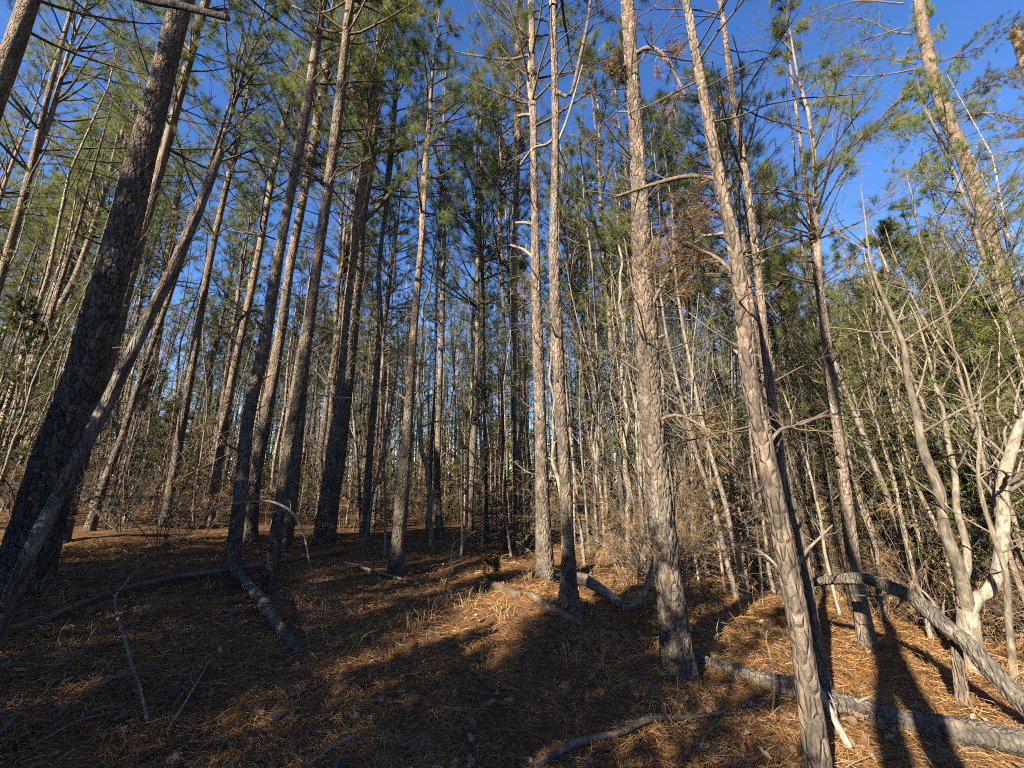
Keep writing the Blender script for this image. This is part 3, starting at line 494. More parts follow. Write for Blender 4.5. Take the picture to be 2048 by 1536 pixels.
q_ = link('foliage', Acc().add(V, T=T, col=np.repeat(cc, 36, axis=0)).mesh('foliage', M_NEEDLE, False), o); q_['kind'] = 'stuff'

# the wood beyond the stand: reads as one mass of stems and crowns
r = np.random.default_rng(77); fw = Acc(); fl = Acc(); nfar = 520
fy = r.uniform(44, 100, nfar); fx = r.uniform(-1, 1, nfar) * (1.5 * fy)
ring = np.arange(nfar) % 5 == 0; ra = r.uniform(2.3, 7.1, nfar); fy = np.where(ring, np.sin(ra) * (fy * .35 + 30), fy); fx = np.where(ring, np.cos(ra) * (fy * 0 + r.uniform(48, 66, nfar)), fx); fz = ground_z(fx, fy); fh = r.uniform(14, 19, nfar); 
P = np.stack([np.stack([fx + r.normal(size=nfar) * .12 * t, fy, fz + fh * t], -1) for t in (0, .33, .66, 1)], 1); V, Q = tubes(P, r.uniform(.07, .16, nfar)[:, None] * np.array([1, .8, .55, .15]), 5); fw.add(V, Q=Q, col=BARK)
mm = 420; t = r.uniform(0, 1, (nfar, mm)); t = 1 - (1 - t) * np.where(np.arange(nfar) % 2, .85, .6)[:, None]; rad = 2.2 * np.sin(np.clip((1 - t) * 1.9, 0, 1.57)) * np.sqrt(r.random((nfar, mm))); a = r.uniform(0, 6.283, (nfar, mm))
B = np.stack([fx[:, None] + rad * np.cos(a), fy[:, None] + rad * np.sin(a), fz[:, None] + fh[:, None] * t], -1).reshape(-1, 3); Vn, Tn = needles(r, B, nrm(r.normal(size=B.shape) + np.array([0, 0, .6])), 1, ln=(.35, .6), wid=.12, shoot=0)
nu_ = 100000; ua = r.uniform(0, 6.283, nu_); ud = r.uniform(44, 80, nu_); ux, uy = np.cos(ua) * ud, np.sin(ua) * ud; uh = np.abs(r.normal(size=nu_)) * 3.6 * (1 + .5 * np.sin(ua * 23)); UB = np.stack([ux, uy, ground_z(ux, uy) + uh], -1)
Vu, Tu = needles(r, UB, nrm(r.normal(size=UB.shape) + np.array([0, 0, .8])), 1, ln=(.35, .8), wid=.22, shoot=0); fl.add(Vu, T=Tu, col=np.repeat(np.array([[.06, .07, .025], [.10, .075, .04], [.13, .09, .05], [.045, .06, .02]])[r.choice(4, nu_)], 3, axis=0))
far = link('far_wood', fw.mesh('far_wood', M_FARBARK)); far['kind'] = 'stuff'; tag(far, 'dense mass of far pine stems and crowns closing the background', 'wood')
fo = link('foliage', fl.add(Vn, T=Tn, col=np.repeat(GREENS[r.choice(5, len(B), p=(.25, .3, .25, .13, .07))], 3, axis=0)).mesh('foliage', M_NEEDLE, False), far); fo['kind'] = 'stuff'

# ------------------------------------------------------------------ bare saplings and brush (prototypes)
def make_sapling(seed, H, r0, br=9, col=PALE, lean=.06, wob=.035, fork=False):
    r = np.random.default_rng(seed); n = 12; D = nrm(np.array([[r.normal() * lean, r.normal() * lean, 1.0]])); cur = np.array([[0, 0, -.12]]); P = [cur]
    for s in range(n - 1): D = nrm(D + wob * 2 * r.normal(size=D.shape) + np.array([0, 0, .12])); cur = cur + D * H / (n - 1); P.append(cur)
    P = np.stack(P, 1); R = r0 * np.linspace(1, .18, n)[None]; st = Acc(); V, Q = tubes(P, R, 8); st.add(V, Q=Q, col=col)
    tw = Acc(); P2, R2 = kids(r, P, R, br, t=(.22, .97), ang=(28, 62), L=(.14, .34), n=7, up=.5, wob=.10); V, Q = tubes(P2, np.maximum(R2, .004), 5); tw.add(V, Q=Q, col=col * .85)
    P3, R3 = kids(r, P2, R2, 4, t=(.2, .98), ang=(25, 60), L=(.25, .5), n=5, up=.25, wob=.13); V, Q = tubes(P3, np.maximum(R3, .0028), 3); tw.add(V, Q=Q, col=col * .75)
    P4, R4 = kids(r, P3, R3, 3, t=(.2, .98), ang=(25, 60), L=(.3, .6), n=4, up=.15, wob=.13); V, Q = tubes(P4, np.maximum(R4, .002), 3); tw.add(V, Q=Q, col=col * .7)
    return st.mesh('stem', M_SMOOTH), tw.mesh('twigs', M_TWIG)
SAPS = [make_sapling(400 + i, H, r0, br, c) for i, (H, r0, br, c) in enumerate([(7, .034, 11, PALE * .8), (5.5, .028, 10, DEADW), (9, .045, 13, GREYW * 1.1), (4.2, .022, 9, PALE * .7), (6.2, .03, 12, DEADW * 1.1)])]
def make_brush(seed, H, stems, nd=0, col=TWIG * 1.5):
    """a tangle of bare stems with dead brown needles caught in it"""
    r = np.random.default_rng(seed); a = r.uniform(0, 6.283, stems); e = np.radians(r.uniform(38, 86, stems)); D = np.stack([np.cos(a) * np.cos(e), np.sin(a) * np.cos(e), np.sin(e)], -1); cur = np.stack([np.cos(a) * .12, np.sin(a) * .12, np.full(stems, -.08)], -1) * r.uniform(.2, 1.6, (stems, 1)) * np.array([1, 1, 0]) + np.array([0, 0, -.06]); P = [cur]; ln = H * r.uniform(.5, 1.1, stems)
    for s in range(8): D = nrm(D + .13 * r.normal(size=D.shape) - np.array([0, 0, .03 * s])); cur = cur + D * (ln / 8)[:, None]; P.append(cur)
    P = np.stack(P, 1); R = (.004 + .006 * r.random(stems))[:, None] * np.linspace(1, .35, 9); st = Acc(); c = col * r.uniform(.7, 1.3, (stems, 1)); V, Q = tubes(P, R, 5); st.add(V, Q=Q, col=np.repeat(c, 45, axis=0))
    P2, R2 = kids(r, P, R, 6, t=(.15, .98), ang=(25, 75), L=(.2, .5), n=6, up=.1, wob=.16); V, Q = tubes(P2, np.maximum(R2, .0028), 3); st.add(V, Q=Q, col=col * .9)
    P3, R3 = kids(r, P2, R2, 3, t=(.2, .98), ang=(25, 70), L=(.25, .6), n=4, up=.0, wob=.16); V, Q = tubes(P3, np.maximum(R3, .002), 3); st.add(V, Q=Q, col=col * .8)
    me = st.mesh('brush_stems', M_TWIG); nm = None
    if nd:
        b, d = tuft_points(r, P2, nd, (.2, 1)); V, T = needles(r, b, d, 12, ln=(.12, .2), wid=.005, phi=(20, 60), droop=.9); c = np.array([[.20, .11, .045], [.26, .16, .07], [.13, .075, .035]])[r.choice(3, len(b))]
        nm = Acc().add(V, T=T, col=np.repeat(c, 36, axis=0)).mesh('caught_needles', M_LITTER, False)
    return me, nm
BRUSH = [make_brush(500, 1.8, 12, 1), make_brush(501, 2.6, 14, 1, GREYW * .8), make_brush(502, 1.3, 9, 0, PALE * .8), make_brush(503, 2.2, 16, 2), make_brush(504, 4.4, 15, 0, GREYW * .8)]
def make_cedar(seed, H, rad, dens=1.0, cols=None, m=14, nb=70):
    r = np.random.default_rng(seed); z = r.uniform(.06, .98, nb); a = r.uniform(0, 6.283, nb); e = np.radians(5 + 50 * z + r.uniform(-8, 8, nb)); ln = rad * (1.02 - z) ** .75 * r.uniform(.7, 1.2, nb) + .12; D = np.stack([np.cos(a) * np.cos(e), np.sin(a) * np.cos(e), np.sin(e)], -1); cur = np.stack([0 * z, 0 * z, z * H], -1); P = [cur]
    for s in range(5): D = nrm(D + .08 * r.normal(size=D.shape) + np.array([0, 0, .02])); cur = cur + D * (ln / 5)[:, None]; P.append(cur)
    P = np.stack(P, 1); R = (.005 + .008 * ln)[:, None] * np.linspace(1, .3, 6); st = Acc(); V, Q = tubes(P, R, 4); st.add(V, Q=Q, col=TWIG); ax = np.stack([np.zeros(7), np.zeros(7), np.linspace(-.1, H, 7)], -1); ax[2:, :2] += r.normal(size=(5, 2)) * .03
    V, Q = tubes(ax[None], (.028 * H / 3 * np.linspace(1, .15, 7))[None], 7); st.add(V, Q=Q, col=np.array([.19, .13, .095]))
    P2, R2 = kids(r, P, R, 6, t=(.2, .98), ang=(25, 55), L=(.2, .45), n=4, up=.15, wob=.1); V, Q = tubes(P2, np.maximum(R2, .002), 3); st.add(V, Q=Q, col=TWIG)
    b, d = tuft_points(r, P2, 5, (.1, 1)); k = r.random(len(b)) < dens; b, d = b[k], d[k]; V, T = needles(r, b, d, m, ln=(.05, .11), shoot=.1, wid=.009, phi=(10, 60), droop=.05)
    cc = np.array([[.034, .048, .016], [.050, .064, .020], [.072, .086, .024], [.11, .115, .032]]) if cols is None else cols; fo = Acc().add(V, T=T, col=np.repeat(cc[r.choice(len(cc), len(b))], m * 3, axis=0))
    return fo.mesh('foliage', M_CEDAR, False), st.mesh('stem', M_TWIG)
CEDARS = [make_cedar(600, 4.5, 1.2), make_cedar(601, 3.2, 1.0, .85), make_cedar(602, 6.0, 1.4, .9)]
BROWNS = np.array([[.13, .085, .038], [.10, .06, .028], [.17, .12, .055], [.10, .085, .03]])
OLIVES = np.array([[.13, .135, .04], [.19, .18, .055], [.21, .17, .055], [.09, .105, .03]])
BROWN_PINE = make_cedar(603, 2.8, .9, .5, BROWNS, m=12, nb=40); OLIVE_PINE = make_cedar(604, 3.6, 1.2, .45, OLIVES, m=12, nb=40)

def pair(name, data, names, x, y, s, spin, cat, group, label='', zs=None, sink=0.0):
    root = link(name, None, None, (x, y, float(ground_z(x, y)) - sink)); root.rotation_euler[2] = spin; root.scale = (s, s, zs or s); tag(root, label, cat, group)
    for n_, d_ in zip(names, data):
        if d_ is not None:
            q_ = link(n_, d_, root)
            if n_ in ('stems', 'twigs', 'caught_needles', 'foliage'): q_['kind'] = 'stuff'
    return root
def spot(px, d):
    """ground point in the direction of image column px at distance d"""
    e = ray(px, 962); e = nrm(e[:2]); return float(e[0] * d), float(e[1] * d)
saps, brush, cedars, under = [], [], [], []
for i in range(230):
    d = 8.5 + 26 * rng.random() ** 1.2; px = rng.uniform(-80, 2120) if i % 3 else rng.uniform(1150, 2120)
    if px < 700 and d < 13: d += 6
    x, y = spot(px, d); saps.append((px, d, pair('bare_sapling', SAPS[i % 5], ('stem', 'twigs'), x, y, rng.uniform(.75, 1.35), rng.uniform(0, 6.28), 'sapling', 'bare saplings')))
for i in range(170):
    if i % 3 != 0: px = rng.uniform(1160, 2150); d = 7.0 + 13 * rng.random() ** 1.1
    else: px = rng.uniform(-50, 1160); d = 10.5 + 14 * rng.random()
    if 1400 < px < 2120 and d < 9.5: d += 4.0
    x, y = spot(px, d); brush.append((px, d, pair('brush_clump', BRUSH[i % 5], ('stems', 'caught_needles'), x, y, rng.uniform(.7, 1.25), rng.uniform(0, 6.28), 'brush', 'bare brush')))
for px, d, k, s in [(60, 20, 2, 1), (150, 17, 0, 1.1), (-60, 15, 0, 1.2), (260, 23, 2, 1), (330, 18, 0, .9), (20, 26, 2, 1.2), (1985, 11, 0, 1.15), (2095, 12.5, 2, .9), (1925, 15, 2, .95), (2060, 14, 2, 1.1), (1760, 17, 0, 1.0), (1860, 20, 2, 1.1), (480, 25, 2, 1.0), (1680, 22, 2, 1)]:
    x, y = spot(px, d); cedars.append((px, d, pair('red_cedar', CEDARS[k], ('foliage', 'stem'), x, y, s, rng.uniform(0, 6.28), 'cedar', 'young cedars')))
for i in range(64):
    px = rng.uniform(-60, 2120); d = rng.uniform(17, 40); x, y = spot(px, d); k_ = i % 4; under.append((px, d, pair('young_pine', (OLIVE_PINE, CEDARS[i % 3], BROWN_PINE, OLIVE_PINE)[k_], ('foliage', 'stem'), x, y, rng.uniform(.9, 1.7), rng.uniform(0, 6.28), 'young pine', 'understorey young evergreens')))
for i in range(20):
    px = rng.uniform(1560, 2130); d = rng.uniform(11, 22); x, y = spot(px, d); under.append((px, d, pair('young_pine', (OLIVE_PINE, CEDARS[2], CEDARS[0], OLIVE_PINE)[i % 4], ('foliage', 'stem'), x, y, rng.uniform(1.1, 1.9), rng.uniform(0, 6.28), 'young pine', 'understorey young evergreens')))
for px, d, s, lab in [(745, 12.5, 1.0, 'low brown drooping young pine right of the kinked pine'), (700, 14.5, 1.1, 'brown young pine behind the kinked pine'), (395, 15, 1.0, 'brownish young pine left of the dark pine with the grey log'), (1420, 9, 1.2, 'brown young pine between the banded pine and the leaning pine'), (1395, 12, 1.6, 'taller brown young pine right of the banded pine')]:
    x, y = spot(px, d); pair('young_pine', BROWN_PINE, ('foliage', 'stem'), x, y, s, rng.uniform(0, 6.28), 'young pine', None, lab)
for px, d, s, lab in [(965, 10.5, 1.15, 'yellow green young pine left of the twin pines'), (930, 17, 1.3, 'olive young pine far left of the twin pines'), (1010, 15, 1.1, 'olive young pine behind the twin pines')]:
    x, y = spot(px, d); pair('young_pine', OLIVE_PINE, ('foliage', 'stem'), x, y, s, rng.uniform(0, 6.28), 'young pine', None, lab)
p = hit(985, 1165); small = make_cedar(610, .5, .22, .35, nb=22); pair('cedar_seedling', small, ('foliage', 'stem'), p[0], p[1], .62, 0, 'seedling', None, 'small green cedar seedling left of the twin pines')

# unseen cedars added up-sun, behind the viewpoint, to shade the foreground
nc = 0; placed = []
def cone_blocks(p, x, y, z0, H, rad):
    v = np.array([x, y]) - p[:2]; al = v @ SH; off = abs(v[0] * SH[1] - v[1] * SH[0]); h = p[2] + al * TE - z0
    return al > .3 and 0 < h < H and off < rad * (1 - h / H) ** .75 + .05
DG = [hit(px_, py_) for py_ in (1400, 1470, 1530) for px_ in range(60, 1560, 125) if not (1380 < py_ < 1420 and 560 < px_ < 760)] + [hit(300, 1180), hit(520, 1200), hit(150, 1250), hit(420, 1270), hit(1180, 1340), hit(1000, 1370)] + DARKP[9:]
for p in DG + DG + DG + DG:
    if sum(cone_blocks(p, q[0], q[1], q[2], q[3], .2 * q[3]) for q in placed) >= 4: continue
    best = None
    for s_m in np.linspace(2.2, 15, 40):
        x, y = p[:2] + SH * s_m + br.normal(size=2) * .2; k_ = 2 if s_m > 5.5 else 0; H = 6.0 if k_ == 2 else 4.5; z0 = float(ground_z(x, y)); px, py, zc = project(np.array([x, y, 1.0])); ray_h = p[2] + s_m * TE - z0
        rx_, fz_ = x, y
        if min(rx_ * .6 + fz_ * .8, -rx_ * .6 + fz_ * .8) > -1.9: continue
        sc_ = float(np.clip(ray_h / (.58 * H), .3, 1.5))
        if ray_h > .75 * H * sc_ or any((x - q[0]) ** 2 + (y - q[1]) ** 2 < .8 for q in placed): continue
        lit = sum((1 if qi > 9 else 4) * cone_blocks(q, x, y, z0, H * sc_, 1.3 * sc_) for qi, q in enumerate(LITP))
        if best is None or lit < best[0]: best = (lit, float(x), float(y), z0, H * sc_, k_, sc_)
    if best and best[0] <= 1 and nc < 60:
        nc += 1; placed.append((best[1], best[2], best[3], best[4])); pair('red_cedar', CEDARS[best[5]], ('foliage', 'stem'), best[1], best[2], best[6], br.uniform(0, 6.28), 'cedar', 'cedars added behind the viewpoint for shade', 'unseen bushy cedar added behind the viewpoint to shade the foreground')
print('cedars behind', nc, 'pines behind', len(back))

# ------------------------------------------------------------------ snag, forked tree, logs and branches traced from the photograph
def traced(name, label, cat, pts, seed, col=DEADW, k=22, ds=.035, amp=.004, cell=(.035, .2), mat=None, offs=None, cap=True, base=None, parent=None, flare=0, lift=None, part='stem', wig=0.0):
    """a limb along pixels (x, y, width); offs shifts each point away from the camera along the ground, metres; lift sets points on the ground"""
    B = hit(pts[0][0], pts[0][1]) if base is None else np.asarray(base, float); P = []; R = []; n = nrm(np.array([B[0], B[1], 0]))
    for i, (x, y, w) in enumerate(pts):
        if lift is not None and lift[i] is not None: p = hit(x, y); p = p + np.array([0, 0, lift[i]])
        else: p = B if i == 0 and base is None else on_plane(x, y, B + n * (offs[i] if offs else 0))
        P.append(p); zc = (p - CAM) @ FWD; R.append(.5 * w * zc / F * min(1, .35 + .65 * p[1] / math.hypot(p[0], p[1])))
    Ps, Rs = resample(np.array(P), np.array(R), ds)
    if wig:
        q_ = np.linspace(0, len(Ps) * ds, len(Ps)); ease = np.clip(q_ / .8, 0, 1); rw = np.random.default_rng(seed); ph = rw.uniform(0, 6.28, 6); Ps = Ps + (ease * wig)[:, None] * np.stack([np.sin(q_ * 3.1 + ph[0]) + .5 * np.sin(q_ * 7.3 + ph[1]), np.sin(q_ * 2.7 + ph[2]) + .5 * np.sin(q_ * 6.1 + ph[3]), 0 * q_], -1)
    me = trunk_mesh(part, Ps, np.maximum(Rs, .002), seed, k=k, amp=amp, cell=cell, col=col, flare=flare, mat=mat or M_LOG, cap=cap, rough=.09 if mat is None else .03)
    if parent is not None: return link(part, me, parent, Vector(Ps[0]) - parent.location), Ps, Rs
    root = tag(link(name, None, None, Ps[0]), label, cat); link(part, me, root); return root, Ps, Rs
def twigs_on(root, Ps, Rs, seed, c, L=(.15, .4), ang=(35, 75), t=(.3, .98), up=.05, sub=2, col=DEADW, rr=.45, n=6, each=True):
    r = np.random.default_rng(seed); O = np.array(root.location); P2, R2 = kids(r, Ps[None] - O, Rs[None], c, t=t, ang=ang, L=L, n=n, up=up, wob=.14, rr=rr, rel=False); P3, R3 = kids(r, P2, R2, sub, t=(.25, .95), ang=(25, 60), L=(.25, .55), n=4, up=.05, wob=.14)
    for q in range(c):
        a = Acc(); V, Q = tubes(P2[q:q + 1], np.maximum(R2[q:q + 1], .0022), 6); a.add(V, Q=Q, col=col); V, Q = tubes(P3[q * sub:(q + 1) * sub], np.maximum(R3[q * sub:(q + 1) * sub], .0016), 4); a.add(V, Q=Q, col=col * .95); link('twig', a.mesh('twig', M_TWIG), root)
# broken snag leaning across the broad left pine
traced('leaning_snag', 'pale broken snag leaning in front of the broad left pine', 'dead tree', [(-14, 1300, 34), (40, 1150, 31), (100, 1025, 28), (158, 915, 28), (205, 825, 27), (288, 655, 25), (330, 570, 24), (372, 480, 22), (415, 370, 19), (443, 303, 12)], 71, col=DEADW * 1.15, k=30, amp=.005, offs=[0] * 10, part='trunk', cell=(.05, .25))
# grey log leaning off the dark pine
rt, Ps, Rs = traced('leaning_log', 'short grey dead log sloping down from the foot of a dark pine', 'log', [(596, 1312, 24), (560, 1272, 23), (520, 1222, 23), (480, 1178, 20), (452, 1150, 15)], 72, col=GREYW * 1.1, k=26, lift=[.02, .06, .10, .14, .20], amp=.004)
# ground log, bottom right
rt, Ps, Rs = traced('fallen_log', 'long fallen log lying on the ground at the bottom right', 'log', [(1375, 1322, 18), (1440, 1345, 22), (1540, 1380, 29), (1660, 1420, 36), (1800, 1462, 46), (1940, 1492, 52), (2090, 1520, 56)], 73, col=GREYW * .95, k=40, lift=[.03, .05, .06, .07, .08, .08, .08], ds=.022, amp=.013, cell=(.03, .3)); twigs_on(rt, Ps, Rs, 731, 4, L=(.2, .45), rr=.2)
# arched log over the right slope with a broken prop beneath
rt, Ps, Rs = traced('arched_log', 'arched bare log bowed over the right slope', 'log', [(2180, 1530, 52), (2080, 1440, 46), (1990, 1348, 41), (1930, 1282, 37), (1890, 1252, 40), (1838, 1203, 31), (1790, 1178, 31), (1740, 1160, 24), (1690, 1158, 23), (1596, 1168, 14)], 74, col=GREYW * 1.05, k=34, ds=.025, offs=[0, .1, .2, .27, .32, .4, .5, .6, .7, .9], amp=.011, cell=(.028, .3)); twigs_on(rt, Ps, Rs, 741, 6, L=(.12, .45), rr=.25, t=(.25, .9))
b2, _, _ = traced('prop', '', '', [(1918, 1446, 26), (1924, 1390, 24), (1916, 1330, 21), (1912, 1268, 16)], 75, col=DEADW, parent=rt, base=np.array(Ps[len(Ps) // 2]), part='broken_prop', amp=.008, cell=(.03, .1), offs=[.0, .0, .0, .0])
# forked pale tree at the right
rt, Ps, Rs = traced('forked_tree', 'pale forked hardwood tree on the slope near the right edge', 'tree', [(1958, 1345, 44), (1940, 1280, 40), (1936, 1220, 38)], 76, col=PALE * .85, mat=M_SMOOTH, k=26, amp=.004, cell=(.04, .1), offs=[0] * 3, cap=False, flare=.2, part='trunk'); FB = Ps[0]
for j, (nm, pts) in enumerate([('limb', [(1936, 1226, 30), (1955, 1196, 28), (1976, 1184, 26), (1994, 1152, 26), (2004, 1105, 26), (2010, 1030, 25), (2006, 970, 23), (2012, 915, 22), (2036, 855, 18), (2080, 790, 14), (2130, 700, 8)]), ('limb', [(1937, 1226, 28), (1930, 1180, 26), (1918, 1138, 24), (1892, 1070, 22), (1876, 1000, 20), (1850, 890, 18), (1826, 790, 14), (1799, 691, 12), (1765, 585, 9), (1741, 500, 6), (1728, 430, 3.5), (1712, 370, 1.5)]), ('limb', [(1928, 1170, 15), (1934, 1120, 14), (1913, 1000, 13), (1900, 900, 11), (1880, 800, 8), (1850, 690, 5), (1815, 600, 2)])]):
    o, p2, r2 = traced(nm, '', '', pts, 770 + j, wig=.02, col=PALE * (.92, .62, .62)[j], mat=M_SMOOTH, k=18, amp=.003, cell=(.04, .08), parent=rt, base=FB, offs=[0] + [(.05, -.08, .12)[j] * q for q in range(1, len(pts))], part=nm, cap=False); twigs_on(rt, p2, r2, 780 + j, 15, L=(.4, 1.3), t=(.35, .99), up=.3, sub=5, col=PALE * .65, n=8)
for j, (lab, pts) in enumerate([('pale leaning hardwood stem at the lower right edge', [(2040, 1392, 24), (2020, 1290, 22), (2008, 1220, 20), (1998, 1150, 18), (1985, 1040, 15), (1960, 900, 11), (1925, 760, 8), (1880, 640, 4), (1850, 570, 2)]), ('pinkish leaning hardwood stem left of the forked tree', [(1905, 1250, 26), (1876, 1185, 22), (1852, 1130, 20), (1830, 1060, 18), (1812, 960, 16), (1790, 820, 13), (1765, 700, 10), (1748, 600, 6), (1735, 520, 2)]),
  ('crooked pale hardwood with Y fork on the right slope', [(1880, 1150, 24), (1866, 1040, 20), (1852, 930, 19), (1856, 860, 18), (1868, 835, 14), (1850, 760, 9), (1840, 700, 5), (1832, 640, 2)]), ('pale zigzag hardwood rising before the right crowns', [(1990, 1120, 20), (1975, 1000, 18), (1950, 860, 16), (1905, 720, 13), (1895, 670, 11), (1870, 620, 10), (1850, 580, 8), (1822, 530, 6), (1830, 490, 2)]),
  ('pale thin curved stem between the slim pine and a thin dark pine', [(862, 1094, 18), (861, 1013, 16), (851, 927, 15), (840, 859, 14), (838, 770, 11), (846, 640, 8), (868, 520, 4), (880, 430, 2)]), ('pale sapling against the twin pines with reaching twigs', [(1152, 1150, 13), (1126, 1020, 13), (1113, 940, 12), (1107, 876, 11), (1103, 760, 8), (1106, 670, 6), (1100, 600, 2)]), ('pale thin stem left of the banded pine', [(1262, 1140, 16), (1254, 1000, 15), (1252, 860, 14), (1246, 700, 12), (1240, 520, 8), (1236, 400, 5), (1230, 320, 2)]), ('thin orange stem right of the banded pine', [(1352, 1150, 14), (1340, 1000, 13), (1325, 820, 12), (1312, 650, 10), (1306, 530, 6), (1302, 440, 2)])]):
    pts = [(a_, b_, c_ * .64) for a_, b_, c_ in pts]; rt, p2, r2 = traced('hardwood_stem', lab, 'tree', pts, 790 + j, wig=.035, col=PALE * ((.8, .62, .75, .7)[j] if j < 4 else .95), mat=M_SMOOTH, k=16, ds=.06, amp=.002, cell=(.04, .08), cap=False, flare=.2, part='trunk'); twigs_on(rt, p2, r2, 800 + j, 16, L=(.35, 1.2), t=(.3, .99), up=.3, sub=5, col=PALE * .7, n=7)
# fallen and arching branches
def branch(label, pts, seed, lift=None, offs=None, tw=4, L=(.12, .35), col=DEADW, name='fallen_branch', cat='branch', sub=2, **k):
    rt, Ps, Rs = traced(name, label, cat, pts, seed, col=col, k=10, ds=.05, amp=.001, lift=lift, offs=offs, mat=M_TWIG, **k)
    if tw: twigs_on(rt, Ps, Rs, seed + 1000, tw, L=L, col=col, sub=sub)
branch('long thin pole lying across the left ground to the dark pines', [(-20, 1285, 15), (100, 1245, 15), (230, 1195, 14), (340, 1170, 13), (450, 1152, 11), (560, 1132, 9), (690, 1108, 6)], 81, lift=[.05, .06, .07, .08, .08, .08, .06], tw=7, col=DEADW * .8)
branch('thin bare branch arching over the ground before the dark pines', [(632, 1195, 4.5), (620, 1130, 4), (608, 1070, 4.5), (585, 1026, 5.5), (545, 1004, 4.5), (500, 1004, 4), (450, 1012, 3), (405, 1032, 2)], 82, offs=[0] * 8, tw=5, col=PALE)
branch('pale crooked branch standing in the left foreground', [(292, 1444, 6.5), (272, 1405, 6), (256, 1370, 6), (243, 1320, 6), (228, 1280, 6), (221, 1240, 5), (240, 1215, 4), (262, 1190, 2.5)], 83, lift=[.02, .10, .12, .14, .18, .22, .26, .30], tw=6, col=PALE)
branch('thin grey stick with curled end in the left foreground', [(252, 1388, 6), (205, 1396, 6), (150, 1420, 5), (95, 1458, 4)], 84, lift=[.12, .10, .07, .03], tw=3, col=PALE * .9)
branch('curved bare branch lying along the bottom edge', [(1070, 1545, 14), (1140, 1512, 13), (1190, 1490, 13), (1240, 1484, 11), (1300, 1462, 11), (1370, 1452, 8), (1440, 1444, 6), (1515, 1436, 3)], 85, lift=[.03, .05, .04, .05, .06, .05, .05, .03], tw=4, col=DEADW * .75)
branch('bent bare stem sagging from the twin pines to the banded pine', [(1138, 1160, 24), (1165, 1158, 22), (1200, 1178, 20), (1240, 1208, 18), (1262, 1214, 17), (1285, 1188, 14), (1300, 1150, 10), (1312, 1110, 6)], 86, base=hit(1240, 1225), offs=[.35, .25, .15, .05, 0, 0, .1, .2], tw=5, col=PALE * .8, L=(.2, .5))
branch('dark thin limb lying off the mound by the twin pines', [(1060, 1190, 12), (1095, 1215, 16), (1130, 1235, 18), (1165, 1252, 14)], 87, lift=[.0, .01, .01, .0], tw=2, col=DEADW * .6)
branch('short rotten log chunk on the mound left of the twin pines', [(975, 1168, 16), (1000, 1178, 18), (1034, 1192, 15)], 88, lift=[.0, .01, .01], tw=0, col=DEADW * .6)
branch('pale stick leaning against the right foreground pine', [(1698, 1496, 16), (1665, 1430, 14), (1640, 1380, 12), (1622, 1335, 8)], 89, offs=[0, .05, .1, .15], tw=2, col=PALE)
branch('pale dry twiggy stick standing on the lit mound', [(886, 1205, 4.5), (893, 1170, 4), (902, 1130, 3.2), (906, 1090, 2.6), (925, 1075, 1.5)], 90, offs=[0] * 5, tw=15, L=(.12, .38), col=PALE * 1.0, name='dry_shoot', cat='shoot')
branch('thin bare limb lying between the slim pine and the lit mound', [(690, 1135, 6), (740, 1150, 6), (800, 1165, 5), (850, 1170, 3)], 91, lift=[.08, .08, .06, .04], tw=4)
branch('pale branch poking left from the leaning right foreground pine', [(1560, 1140, 6), (1530, 1110, 5.5), (1490, 1090, 4), (1450, 1082, 2)], 92, base=hit(1600, 1400), offs=[0, .1, .2, .3], tw=5, col=PALE * .7)
branch('slender branch rising right of the leaning foreground pine', [(1596, 1128, 7), (1615, 1100, 6), (1640, 1075, 5), (1665, 1050, 2.5)], 93, base=hit(1600, 1400), offs=[.12, .2, .3, .4], tw=5, col=PALE * .75)
branch('long crooked limb crossing before the right crowns', [(2060, 693, 12), (1990, 698, 11), (1900, 697, 11), (1830, 712, 9), (1760, 740, 8), (1670, 772, 5)], 94, base=np.array(EB) - np.array([.3, .3, 0]), offs=[0, -.1, -.2, -.3, -.4, -.5], tw=8, L=(.3, .9), col=PALE * .8)
for j, (x0, y0, x1, y1, lab) in enumerate([(330, 1475, 420, 1330, 'thin twig lying in the left foreground'), (620, 1536, 720, 1490, 'dark stick at the bottom edge'), (1180, 1360, 1210, 1300, 'pale upright twig tip left of the banded pine foot'), (1545, 1430, 1535, 1290, 'thin pale shoot left of the leaning foreground pine'), (60, 1500, 230, 1440, 'thin twig in the bottom left corner'), (330, 1020, 430, 1030, 'pale stick lying before the far left stems')]):
    branch(lab, [(x0, y0, 5), ((x0 + x1) / 2 + 8, (y0 + y1) / 2 - 4, 4), (x1, y1, 3)], 95 + j, lift=[.02, .06, .05] if j not in (2, 3) else None, offs=None if j not in (2, 3) else [0, 0, 0], tw=3, L=(.06, .2), col=PALE * .9)

# ------------------------------------------------------------------ forest floor: needle litter, leaves, dry grass, sticks
r = np.random.default_rng(5)
def floor_points(n, dmin, dmax, pw=1.0, lo=-70, hi=2120):
    d = dmin + (dmax - dmin) * r.random(n) ** pw; px = r.uniform(lo, hi, n); e = FWD[None] + RIGHT[None] * ((px - 1024) / F)[:, None]; e = nrm(e[:, :2]); x, y = e[:, 0] * d, e[:, 1] * d; return x, y, ground_z(x, y)
n = 158000; x, y, z = floor_points(n, 1.9, 12, 1.5); cl = W2(x * 1.3 + 9, y * 1.3); z = z + np.abs(r.normal(size=n)) * (.012 + .014 * np.clip(cl, 0, 2))
a = r.uniform(0, 6.283, n) ; el = r.normal(size=n) * .22; D = np.stack([np.cos(a) * np.cos(el), np.sin(a) * np.cos(el), np.sin(el)], -1); L = r.uniform(.09, .2, n)[:, None]; dist = np.hypot(x, y); w = (.0011 + .00045 * dist)[:, None]
